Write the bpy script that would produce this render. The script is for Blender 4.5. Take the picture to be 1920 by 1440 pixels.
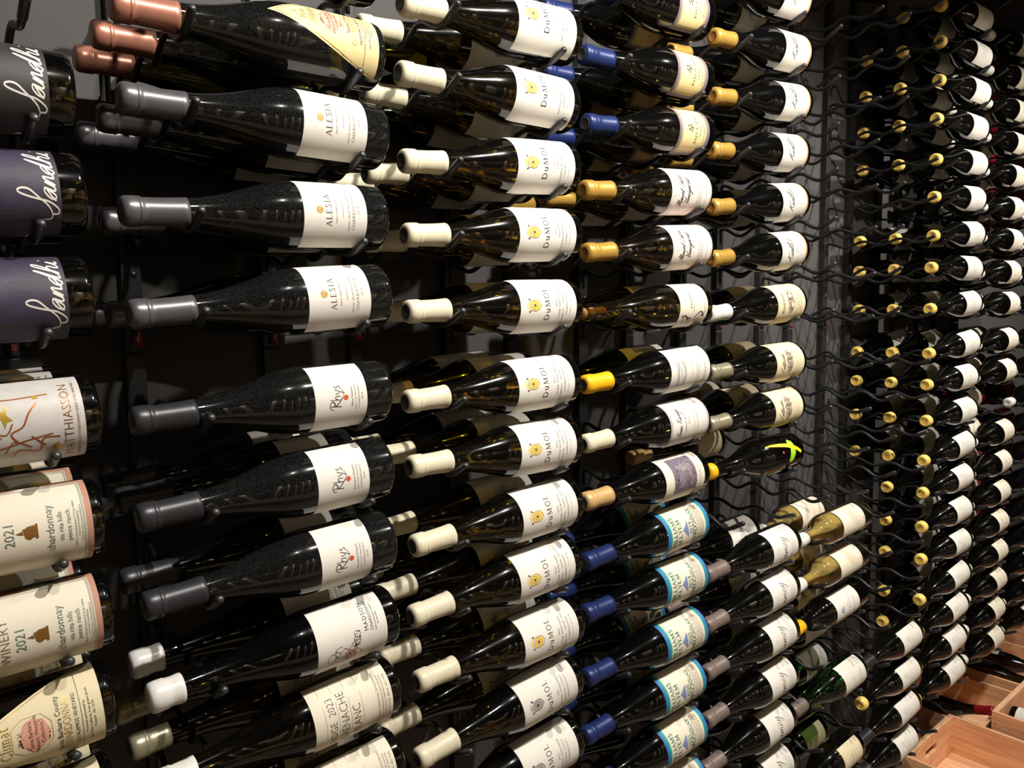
import bpy, bmesh, math, random
from mathutils import Matrix, Vector

random.seed(7)
for o in list(bpy.data.objects):
    bpy.data.objects.remove(o, do_unlink=True)
SC = bpy.context.scene
COL = SC.collection

# ---------------------------------------------------------------- frame of reference
# X runs along the rack wall (to the right), Y runs into the wall, Z is up.
# Y = 0 is the plane of the rod tips, Z = EYE is the camera's horizon row.
EYE = 1.52
ROW = 0.103          # height of one rack row
COLP = 0.3453        # column pitch
BODY = 0.1961        # distance from neck rod to body rod
DROP = 0.0211        # the body rods sit a little lower than the neck rods
GAP = 0.0173         # extra gap at the joint below row 0
WALL_Y = 0.322

# ---------------------------------------------------------------- camera
cam_d = bpy.data.cameras.new('camera')
cam_d.sensor_width = 36.0
cam_d.lens = 1417.36 / 1920.0 * 36.0
cam_d.clip_start = 0.02
cam_d.clip_end = 60
cam = bpy.data.objects.new('camera', cam_d)
COL.objects.link(cam)
yaw, pitch, roll = -0.8720, -0.0900, -0.0115
fd = Vector((math.cos(pitch) * math.cos(yaw), -math.cos(pitch) * math.sin(yaw), math.sin(pitch)))
rt = fd.cross(Vector((0, 0, 1))).normalized()
up = rt.cross(fd)
rr = math.cos(roll) * rt + math.sin(roll) * up
uu = -math.sin(roll) * rt + math.cos(roll) * up
cam.matrix_world = Matrix(((rr.x, uu.x, -fd.x, -2.688 * ROW), (rr.y, uu.y, -fd.y, -8.160 * ROW),
                           (rr.z, uu.z, -fd.z, -0.1106 * ROW + EYE), (0, 0, 0, 1)))
SC.camera = cam

# ---------------------------------------------------------------- world, lamps, exposure
w = bpy.data.worlds.new('cellar_air')
w.use_nodes = True
w.node_tree.nodes['Background'].inputs[0].default_value = (1.0, 0.9, 0.8, 1)
w.node_tree.nodes['Background'].inputs[1].default_value = 0.012
SC.world = w

# ceiling track plus an added fill: warm white spot heads in front of the rack (x, y, height over the eye line, watts)
# and the point each one is aimed at (height above the eye line), cone in degrees
LAMPS = [(0.56, -0.77, 1.00, 98, 0.05, 112), (0.14, -0.80, 1.00, 31, 0.05, 112), (1.36, -0.82, 1.00, 62, -0.35, 104),  # last head on this line is an added fill for the yellow cork faces
         (2.30, -0.82, 1.00, 84, -0.55, 96),
         (3.40, -0.85, 1.00, 84, -0.45, 96)]
for (lx, ly, lz, pw, aim, cone) in LAMPS:
    ld = bpy.data.lights.new('track_and_fill_spot', 'SPOT')
    ld.energy = pw
    ld.color = (1.0, 0.945, 0.86)
    ld.shadow_soft_size = 0.018
    ld.spot_size = math.radians(cone)
    ld.spot_blend = 0.6
    lo = bpy.data.objects.new('track_and_fill_spot', ld)
    lo.location = (lx, ly, EYE + lz)
    tgt = Vector((lx, 0.12, EYE + aim))
    lo.rotation_euler = (tgt - lo.location).to_track_quat('-Z', 'Y').to_euler()
    COL.objects.link(lo)
# added spots behind the camera that brighten the unseen shelving for its reflections
for (lx, ly, pw) in [(-3.6 + 1.1 * k, -2.45, 110) for k in range(8)]:
    ld = bpy.data.lights.new('shelf_reflection_spot', 'SPOT')
    ld.energy = pw
    ld.color = (1.0, 0.88, 0.72)
    ld.shadow_soft_size = 0.03
    ld.spot_size = math.radians(76)
    lo = bpy.data.objects.new('shelf_reflection_spot', ld)
    lo.location = (lx, ly, EYE + 1.05)
    lo.rotation_euler = (math.radians(-14), 0, 0)
    COL.objects.link(lo)
vs = SC.view_settings
vs.view_transform = 'Standard'
vs.look = 'None'
vs.exposure = 0.0
vs.gamma = 1.0
vs.use_curve_mapping = False
SC.cycles.max_bounces = 7
SC.cycles.transparent_max_bounces = 14
SC.cycles.glossy_bounces = 4
SC.cycles.sample_clamp_indirect = 4.0
SC.cycles.caustics_reflective = False

# ---------------------------------------------------------------- materials
MATS = {}


def srgb(r, g, b):
    f = lambda c: (c / 255 / 12.92) if c / 255 <= 0.04045 else ((c / 255 + 0.055) / 1.055) ** 2.4
    return (f(r), f(g), f(b), 1)


def mat(name, rgb, rough=0.6, metal=0.0, spec=0.5, noise=0.0, nscale=300, bump=0.0, bscale=900, lin=False):
    if name in MATS:
        return MATS[name]
    m = bpy.data.materials.new(name)
    m.use_nodes = True
    nt = m.node_tree
    b = nt.nodes['Principled BSDF']
    c = rgb if lin else srgb(*rgb)
    b.inputs['Base Color'].default_value = c
    b.inputs['Roughness'].default_value = rough
    b.inputs['Metallic'].default_value = metal
    b.inputs['Specular IOR Level'].default_value = spec
    if noise > 0 or bump > 0:
        tc = nt.nodes.new('ShaderNodeTexCoord')
        if noise > 0:
            n = nt.nodes.new('ShaderNodeTexNoise')
            n.inputs['Scale'].default_value = nscale
            n.inputs['Detail'].default_value = 4
            nt.links.new(tc.outputs['Object'], n.inputs['Vector'])
            rp = nt.nodes.new('ShaderNodeValToRGB')
            rp.color_ramp.elements[0].position = 0.3
            rp.color_ramp.elements[1].position = 0.7
            rp.color_ramp.elements[0].color = (c[0] * (1 - noise), c[1] * (1 - noise), c[2] * (1 - noise), 1)
            rp.color_ramp.elements[1].color = (min(1, c[0] * (1 + noise)), min(1, c[1] * (1 + noise)), min(1, c[2] * (1 + noise)), 1)
            nt.links.new(n.outputs['Fac'], rp.inputs['Fac'])
            nt.links.new(rp.outputs['Color'], b.inputs['Base Color'])
        if bump > 0:
            n2 = nt.nodes.new('ShaderNodeTexNoise')
            n2.inputs['Scale'].default_value = bscale
            n2.inputs['Detail'].default_value = 3
            nt.links.new(tc.outputs['Object'], n2.inputs['Vector'])
            bp = nt.nodes.new('ShaderNodeBump')
            bp.inputs['Strength'].default_value = bump
            bp.inputs['Distance'].default_value = 0.0008
            nt.links.new(n2.outputs['Fac'], bp.inputs['Height'])
            nt.links.new(bp.outputs['Normal'], b.inputs['Normal'])
    MATS[name] = m
    return m


def glass(name, tint, dust=0.02, rough=0.03, ior=1.56):
    """Bottle glass: a Fresnel reflection over tinted see-through glass, with a film of cellar dust."""
    if name in MATS:
        return MATS[name]
    m = bpy.data.materials.new(name)
    m.use_nodes = True
    nt = m.node_tree
    nt.nodes.clear()
    out = nt.nodes.new('ShaderNodeOutputMaterial')
    fr = nt.nodes.new('ShaderNodeFresnel')
    fr.inputs['IOR'].default_value = ior
    gl = nt.nodes.new('ShaderNodeBsdfGlossy')
    gl.inputs['Roughness'].default_value = rough
    gl.inputs['Color'].default_value = (0.95, 0.97, 1, 1)
    tr = nt.nodes.new('ShaderNodeBsdfTransparent')
    tr.inputs['Color'].default_value = (*tint, 1)
    df = nt.nodes.new('ShaderNodeBsdfDiffuse')
    df.inputs['Color'].default_value = (0.34, 0.35, 0.36, 1)
    tc = nt.nodes.new('ShaderNodeTexCoord')
    nz = nt.nodes.new('ShaderNodeTexNoise')
    nz.inputs['Scale'].default_value = 700
    nz.inputs['Detail'].default_value = 3
    nt.links.new(tc.outputs['Object'], nz.inputs['Vector'])
    mr = nt.nodes.new('ShaderNodeMapRange')
    mr.inputs['From Min'].default_value = 0.35
    mr.inputs['From Max'].default_value = 0.8
    mr.inputs['To Min'].default_value = 0.0
    mr.inputs['To Max'].default_value = dust * 3
    nt.links.new(nz.outputs['Fac'], mr.inputs['Value'])
    m1 = nt.nodes.new('ShaderNodeMixShader')
    nt.links.new(mr.outputs['Result'], m1.inputs['Fac'])
    nt.links.new(tr.outputs[0], m1.inputs[1])
    nt.links.new(df.outputs[0], m1.inputs[2])
    g2 = nt.nodes.new('ShaderNodeBsdfGlossy')
    g2.inputs['Roughness'].default_value = 0.17
    gm = nt.nodes.new('ShaderNodeMixShader')
    gm.inputs['Fac'].default_value = 0.14
    nt.links.new(gl.outputs[0], gm.inputs[1])
    nt.links.new(g2.outputs[0], gm.inputs[2])
    m2 = nt.nodes.new('ShaderNodeMixShader')
    nt.links.new(fr.outputs[0], m2.inputs['Fac'])
    nt.links.new(m1.outputs[0], m2.inputs[1])
    nt.links.new(gm.outputs[0], m2.inputs[2])
    nt.links.new(m2.outputs[0], out.inputs['Surface'])
    MATS[name] = m
    return m


def wood(name, c1, c2, axis=0):
    if name in MATS:
        return MATS[name]
    m = bpy.data.materials.new(name)
    m.use_nodes = True
    nt = m.node_tree
    b = nt.nodes['Principled BSDF']
    b.inputs['Roughness'].default_value = 0.62
    tc = nt.nodes.new('ShaderNodeTexCoord')
    mp = nt.nodes.new('ShaderNodeMapping')
    sc = [34, 34, 34]
    sc[axis] = 2.2
    mp.inputs['Scale'].default_value = sc
    nz = nt.nodes.new('ShaderNodeTexNoise')
    nz.inputs['Scale'].default_value = 2.0
    nz.inputs['Detail'].default_value = 5
    nz.inputs['Distortion'].default_value = 0.8
    rp = nt.nodes.new('ShaderNodeValToRGB')
    rp.color_ramp.elements[0].position = 0.35
    rp.color_ramp.elements[1].position = 0.68
    rp.color_ramp.elements[0].color = srgb(*c1)
    rp.color_ramp.elements[1].color = srgb(*c2)
    nt.links.new(tc.outputs['Object'], mp.inputs['Vector'])
    nt.links.new(mp.outputs['Vector'], nz.inputs['Vector'])
    nt.links.new(nz.outputs['Fac'], rp.inputs['Fac'])
    nt.links.new(rp.outputs['Color'], b.inputs['Base Color'])
    MATS[name] = m
    return m


def picture(name, cols, scale, stretch=(1, 1, 1), dist=1.5):
    """Flat printed artwork: a procedural multi-colour print."""
    if name in MATS:
        return MATS[name]
    m = bpy.data.materials.new(name)
    m.use_nodes = True
    nt = m.node_tree
    b = nt.nodes['Principled BSDF']
    b.inputs['Roughness'].default_value = 0.5
    tc = nt.nodes.new('ShaderNodeTexCoord')
    mp = nt.nodes.new('ShaderNodeMapping')
    mp.inputs['Scale'].default_value = stretch
    nz = nt.nodes.new('ShaderNodeTexNoise')
    nz.inputs['Scale'].default_value = scale
    nz.inputs['Detail'].default_value = 6
    nz.inputs['Distortion'].default_value = dist
    rp = nt.nodes.new('ShaderNodeValToRGB')
    els = rp.color_ramp.elements
    while len(els) < len(cols):
        els.new(0.5)
    for i, (pos, c) in enumerate(cols):
        els[i].position = pos
        els[i].color = srgb(*c)
    nt.links.new(tc.outputs['Object'], mp.inputs['Vector'])
    nt.links.new(mp.outputs['Vector'], nz.inputs['Vector'])
    nt.links.new(nz.outputs['Fac'], rp.inputs['Fac'])
    nt.links.new(rp.outputs['Color'], b.inputs['Base Color'])
    MATS[name] = m
    return m


# ---------------------------------------------------------------- object helpers
def link(name, me, m=None, parent=None):
    o = bpy.data.objects.new(name, me)
    COL.objects.link(o)
    if m is not None and me is not None and len(me.materials) == 0:
        me.materials.append(m)
    if parent is not None:
        o.parent = parent
    return o


def empty(name, label, cat, group=None, mw=None):
    o = bpy.data.objects.new(name, None)
    o.empty_display_size = 0.02
    COL.objects.link(o)
    o['label'] = label
    o['category'] = cat
    if group:
        o['group'] = group
    if mw is not None:
        o.matrix_world = mw
    return o


def box_mesh(name, size, bevel=0.0):
    bm = bmesh.new()
    bmesh.ops.create_cube(bm, size=1.0)
    for v in bm.verts:
        v.co = Vector((v.co.x * size[0], v.co.y * size[1], v.co.z * size[2]))
    if bevel > 0:
        bmesh.ops.bevel(bm, geom=list(bm.edges), offset=bevel, segments=2, affect='EDGES', profile=0.6)
    me = bpy.data.meshes.new(name)
    bm.to_mesh(me)
    bm.free()
    return me


def structure(name, lo, hi, m):
    me = box_mesh(name, [hi[i] - lo[i] for i in range(3)])
    o = link(name, me, m)
    o.location = [(hi[i] + lo[i]) / 2 for i in range(3)]
    o['kind'] = 'structure'
    return o


def smooth(me):
    for p in me.polygons:
        p.use_smooth = True


def lathe(name, prof, seg=40, cap0=False, cap1=False):
    """Revolve (z, r) points about local Z. mm in, metres out."""
    vs_, fs = [], []
    for (z, r) in prof:
        for k in range(seg):
            a = 2 * math.pi * k / seg
            vs_.append((r * math.sin(a) / 1000, -r * math.cos(a) / 1000, z / 1000))
    for i in range(len(prof) - 1):
        for k in range(seg):
            k2 = (k + 1) % seg
            fs.append((i * seg + k, i * seg + k2, (i + 1) * seg + k2, (i + 1) * seg + k))
    if cap0:
        fs.append(tuple(reversed(range(seg))))
    if cap1:
        b = (len(prof) - 1) * seg
        fs.append(tuple(range(b, b + seg)))
    me = bpy.data.meshes.new(name)
    me.from_pydata(vs_, [], fs)
    smooth(me)
    return me


def interp(prof, z):
    if z <= prof[0][0]:
        return prof[0][1]
    for (a, ra), (b, rb) in zip(prof, prof[1:]):
        if a <= z <= b:
            t = (z - a) / (b - a) if b > a else 0
            return ra + t * (rb - ra)
    return prof[-1][1]


def catmull(pts, n=6):
    if len(pts) < 3:
        return list(pts)
    P = [pts[0]] + list(pts) + [pts[-1]]
    out = []
    for i in range(1, len(P) - 2):
        p0, p1, p2, p3 = P[i - 1], P[i], P[i + 1], P[i + 2]
        for k in range(n):
            t = k / n
            out.append(tuple(0.5 * (2 * p1[d] + (p2[d] - p0[d]) * t + (2 * p0[d] - 5 * p1[d] + 4 * p2[d] - p3[d]) * t * t
                                    + (3 * p1[d] - p0[d] - 3 * p2[d] + p3[d]) * t ** 3) for d in range(len(p1))))
    out.append(tuple(pts[-1]))
    return out


def tube_mesh(name, pts, rad, seg=10):
    """Tube of circular section along a list of (x, y, z) metres; rad is a number or a list."""
    n = len(pts)
    R_ = rad if isinstance(rad, (list, tuple)) else [rad] * n
    P = [Vector(p) for p in pts]
    vs_, fs = [], []
    ref = Vector((1, 0, 0))
    for i in range(n):
        t = (P[min(i + 1, n - 1)] - P[max(i - 1, 0)]).normalized()
        a = ref - t * ref.dot(t)
        if a.length < 0.1:
            a = Vector((0, 0, 1)) - t * t.z
        a.normalize()
        b = t.cross(a)
        for k in range(seg):
            th = 2 * math.pi * k / seg
            vs_.append(tuple(P[i] + a * (R_[i] * math.cos(th)) + b * (R_[i] * math.sin(th))))
    for i in range(n - 1):
        for k in range(seg):
            k2 = (k + 1) % seg
            fs.append((i * seg + k, i * seg + k2, (i + 1) * seg + k2, (i + 1) * seg + k))
    fs.append(tuple(reversed(range(seg))))
    fs.append(tuple(range((n - 1) * seg, n * seg)))
    me = bpy.data.meshes.new(name)
    me.from_pydata(vs_, [], fs)
    smooth(me)
    bm = bmesh.new()
    bm.from_mesh(me)
    bmesh.ops.recalc_face_normals(bm, faces=bm.faces)
    bm.to_mesh(me)
    bm.free()
    return me


# ---------------------------------------------------------------- the room
m_wall = mat('charcoal_wall_paint', (74, 72, 72), rough=0.8, noise=0.06, nscale=6, bump=0.15, bscale=260)
m_black = mat('black_panel_paint', (22, 22, 23), rough=0.7)
m_floor = wood('grey_oak_floor', (120, 106, 92), (158, 143, 126), axis=0)
structure('wall_rack', (-4.2, WALL_Y, 0), (5.2, WALL_Y + 0.1, EYE + 1.2), m_wall)
structure('floor', (-4.2, -3.2, -0.05), (5.2, WALL_Y, 0), m_floor)
structure('ceiling', (-4.2, -3.2, EYE + 1.12), (5.2, WALL_Y, EYE + 1.2), m_black)
structure('wall_far', (5.1, -3.2, 0), (5.2, WALL_Y, EYE + 1.2), mat('far_wall_paint', (46, 42, 40), rough=0.8))
structure('wall_near', (-4.2, -3.2, 0), (-4.1, WALL_Y, EYE + 1.2), m_black)
structure('wall_opposite', (-4.2, -3.2, 0), (5.2, -3.1, EYE + 1.2), mat('opposite_wall_paint', (72, 66, 60), rough=0.8))

# pale shelving on the opposite wall: unseen, added so its uprights reflect as bands in the bottle shoulders
shelf = empty('reflection_shelf', 'unseen pale oak shelving added along the opposite wall for bottle reflections', 'shelf', None, Matrix.Translation((1.5, -2.93, 0)))
m_oak = wood('pale_oak', (214, 200, 180), (236, 226, 208), axis=2)
for k in range(4):
    o = link('shelf_board', box_mesh('shelf_board', (9.0, 0.26, 0.03), 0.002), mat('dark_shelf_board', (60, 54, 50)), shelf)
    o.location = (-1.0, 0, 0.12 + 0.72 * k)
up_me = box_mesh('upright', (0.075, 0.30, 2.3), 0.002)
for k in range(26):
    o = link('upright', up_me, m_oak, shelf)
    o.location = (-5.4 + 0.345 * k, 0, 1.2)

# ---------------------------------------------------------------- the rack: wall strips with wavy rods
m_rod = mat('black_powder_coat', (30, 30, 31), rough=0.42, spec=0.5, bump=0.05, bscale=2500)
m_tip = mat('dark_rubber_tip', (44, 44, 46), rough=0.38, spec=0.5)
m_rail = mat('black_rail_paint', (34, 34, 36), rough=0.5)
m_bolt = mat('zinc_bolt', (96, 96, 100), rough=0.35, metal=0.8)
m_red = mat('red_tag', (150, 34, 46), rough=0.5)
m_tagink = mat('pale_tag_ink', (226, 170, 170), rough=0.6)
ROD_R = 4.0e-3
WAVE = 0.1015


NECK_A, BODY_A = 0.0104, 0.0070      # half the wave height of the neck rods and of the body rods


def rod_z(y, a):
    return -a - a * math.cos(2 * math.pi * (y - 0.0435) / WAVE)


def rest(r, k, a):
    """Height of the axis of a cylinder of radius r (m) above the rod datum in cradle k, and its y."""
    yv = 0.0435 + WAVE * k
    h = -1
    for i in range(-40, 41):
        d = i * 0.001
        q = (r + ROD_R) ** 2 - d * d
        if q > 0:
            h = max(h, rod_z(yv + d, a) + math.sqrt(q))
    return yv, h


# hand-bent rods: how much each rod sits above or below the even grid (mm)
BEND = {(1, 'b', -4): 2, (1, 'b', -3): -2, (1, 'b', -2): -5, (1, 'b', 2): -5, (2, 'b', -5): 3, (2, 'b', -3): 2, (2, 'b', 0): 4, (2, 'b', 1): 2, (2, 'b', 2): 4,
        (2, 'n', -3): 3, (2, 'n', -1): 3, (2, 'n', 1): 4, (2, 'n', 2): 15, (2, 'n', 3): 6, (3, 'b', -6): 6, (3, 'b', -4): 5, (3, 'b', -3): -3, (3, 'b', -2): -5,
        (3, 'b', -1): -7, (3, 'b', 0): -7, (3, 'b', 3): -5, (3, 'b', 4): -5, (3, 'n', -6): -4, (3, 'n', -5): 4, (3, 'n', -4): 2, (3, 'n', -3): -2, (3, 'n', -2): 5,
        (3, 'n', -1): -4, (3, 'n', 0): -2, (3, 'n', 2): -4, (3, 'n', 3): 3, (3, 'n', 4): -7, (4, 'b', -6): -4, (4, 'b', -5): 4, (4, 'b', -4): 5, (4, 'b', -1): -3,
        (4, 'b', 0): -7, (4, 'b', 1): -2, (4, 'b', 2): -5, (4, 'b', 3): -2, (4, 'b', 4): -7, (4, 'b', 5): 3, (4, 'n', -5): 11, (4, 'n', -4): 2, (4, 'n', -3): 3,
        (4, 'n', -1): -3, (4, 'n', 0): -5, (4, 'n', 1): -7, (4, 'n', 2): -9, (4, 'n', 3): -6, (4, 'n', 4): -4, (5, 'b', -5): -2, (5, 'b', -3): -2, (5, 'b', -2): -3,
        (5, 'b', -1): -8, (5, 'b', 0): -2, (5, 'b', 1): 8, (5, 'b', 2): 6, (5, 'b', 3): 5, (5, 'b', 4): 6, (5, 'b', 5): 5, (5, 'b', 6): 7, (5, 'n', -6): -2, (5,
        'n', -4): -2, (5, 'n', -3): 3, (5, 'n', -2): -4, (5, 'n', -1): -5, (5, 'n', 0): -7, (5, 'n', 1): -2, (5, 'n', 2): -6, (5, 'n', 3): -3, (5, 'n', 4): -4,
        (6, 'b', -5): -2, (6, 'b', -4): -2, (6, 'b', -3): 2, (6, 'b', -2): -2, (6, 'b', -1): 4, (6, 'b', 2): 7, (6, 'b', 3): 3, (6, 'b', 4): 5, (6, 'b', 6): 5,
        (6, 'n', -7): -5, (6, 'n', -6): -5, (6, 'n', -5): -3, (6, 'n', -4): -4, (6, 'n', -3): 5, (6, 'n', -2): -2, (6, 'n', 0): -5, (6, 'n', 1): -4, (6, 'n', 2): -6,
        (6, 'n', 3): -2, (6, 'n', 4): -7, (6, 'n', 5): -9, (6, 'n', 6): -6, (7, 'b', -7): 5, (7, 'b', -6): 6, (7, 'b', -5): 7, (7, 'b', -4): 8, (7, 'b', -3): 4,
        (7, 'b', -2): 6, (7, 'b', -1): -2, (7, 'b', 0): 5, (7, 'b', 1): 3, (7, 'b', 2): 5, (7, 'b', 3): 7, (7, 'b', 4): 4, (7, 'b', 5): 4, (7, 'b', 6): -2, (7,
        'n', -11): -3, (7, 'n', -7): 5, (7, 'n', -6): -4, (7, 'n', -4): 3, (7, 'n', -3): -5, (7, 'n', 1): -2, (7, 'n', 3): 3, (7, 'n', 4): 3, (7, 'n', 5): 6, (8,
        'n', -12): -7, (8, 'n', -11): -2, (8, 'n', -10): -6, (8, 'n', -9): -3, (8, 'n', -8): -9, (8, 'n', -7): 6, (8, 'n', -6): 2, (8, 'n', -4): -6, (8, 'n', -3): 3,
        (8, 'n', -2): 4, (8, 'n', -1): -7, (8, 'n', 0): -2, (8, 'n', 1): 8, (8, 'n', 2): -3, (8, 'n', 5): 5, (8, 'n', 6): 6, (8, 'n', 7): 6, (9, 'n', 0): 4, (9,
        'n', 1): 2, (9, 'n', 2): 8, (9, 'n', 4): 4, (9, 'n', 5): 5, (9, 'n', 6): 3}


def bend(c, side, r):
    return BEND.get((c, side[0], r), 0) / 1000


def row_z(r):
    return EYE + r * ROW - (GAP if r < 0 else 0.0)


def rod_meshes(a):
    pts = []
    ny = 46
    for i in range(ny + 1):
        y = 0.012 + (0.297 - 0.012) * i / ny
        pts.append((0, y, rod_z(y, a)))
    pts += [(0, 0.3015, -0.002), (0, 0.3035, -0.007), (0, 0.3040, -0.014), (0, 0.3040, -0.034)]
    me = tube_mesh('rod', pts, ROD_R, 10)
    me.materials.append(m_rod)
    # rubber cap: straight sleeve over the end, domed nose
    t0 = Vector((0, 0.030, rod_z(0.030, a)))
    t1 = Vector((0, 0.0, 0.0))
    ax = (t1 - t0).normalized()
    L = (t1 - t0).length
    cap_p, cap_r = [], []
    for (q, r) in ((0, 4.3), (0.001, 4.8), (0.018, 4.9), (L - 0.004, 4.9), (L - 0.002, 4.6), (L - 0.0006, 3.6), (L, 2.2), (L + 0.0003, 0.5)):
        cap_p.append(tuple(t0 + ax * q))
        cap_r.append(r / 1000)
    tm = tube_mesh('rubber_tip', cap_p, cap_r, 12)
    tm.materials.append(m_tip)
    return me, tm


ROD_ME = {'neck': rod_meshes(NECK_A), 'body': rod_meshes(BODY_A)}
bolt_me = lathe('bolt', [(0, 4.2), (1.6, 4.2), (2.6, 3.4), (3.0, 0.2)], 10)
bolt_me.materials.append(m_bolt)
tag_me = box_mesh('tag', (0.012, 0.0012, 0.024))
tag_me.materials.append(m_red)
tagink_me = box_mesh('tag_ink', (0.0035, 0.0006, 0.014))
tagink_me.materials.append(m_tagink)

ORD = ['zeroth', 'first', 'second', 'third', 'fourth', 'fifth', 'sixth', 'seventh', 'eighth', 'ninth', 'tenth', 'eleventh', 'twelfth',
       'thirteenth', 'fourteenth', 'fifteenth', 'sixteenth', 'seventeenth', 'eighteenth', 'nineteenth', 'twentieth', 'twenty-first']
# rows of rods in view per column: (top row, bottom row)
ROD_ROWS = {1: (3, -5), 2: (4, -6), 3: (5, -7), 4: (6, -9), 5: (7, -10), 6: (8, -12), 7: (8, -12), 8: (9, -12), 9: (9, -11), 10: (9, -11)}
JOINT = row_z(0) - 0.057
RAIL_TOP, RAIL_BOT = EYE + 1.0, row_z(-12) - 0.075
rail_cache = {}


def col_x(c):
    return (c - 2) * COLP


for c in range(1, 11):
    for side, dx, dz in (('neck', 0.0, 0.0), ('body', BODY, -DROP)):
        x = col_x(c) + dx
        for sec, z0, z1 in (('above', JOINT, RAIL_TOP), ('below', RAIL_BOT, JOINT)):
            top, bot = ROD_ROWS[c]
            rows = [r for r in range(bot, top + 1) if (r >= 0) == (sec == 'above')]
            t = empty('rack_strip', 'black steel wall strip with wavy rods under the bottle %s, %s column, %s the joint'
                      % ('necks' if side == 'neck' else 'bodies', ORD[c], sec), 'rack strip', 'wall strips of the wine rack',
                      Matrix.Translation((x, WALL_Y, z0)))
            L = z1 - z0 - 0.003
            key = round(L, 4)
            if key not in rail_cache:
                rm = box_mesh('rail', (0.026, 0.018, L), 0.0015)
                rm.materials.append(m_rail)
                rail_cache[key] = rm
            o = link('rail', rail_cache[key], None, t)
            o.location = (0, -0.009, L / 2 + (0.0015 if sec == 'below' else 0.0015))
            for r in rows:
                zz = row_z(r) + dz + bend(c, side, r) - z0
                rd = link('rod', ROD_ME[side][0], None, t)
                rd.location = (0, -WALL_Y, zz)
                tp = link('rubber_tip', ROD_ME[side][1], None, rd)
                if r % 2 == 0:
                    b = link('bolt', bolt_me, None, t)
                    b.location = (0.003, -0.018, zz + 0.052)
                    b.rotation_euler = (math.pi / 2, 0, 0)
            if sec == 'above':
                g = link('tag', tag_me, None, t)
                g.location = (0.004, -0.0186, 0.020)
                gi = link('tag_ink', tagink_me, None, g)
                gi.location = (0, -0.0008, 0.002)

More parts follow.
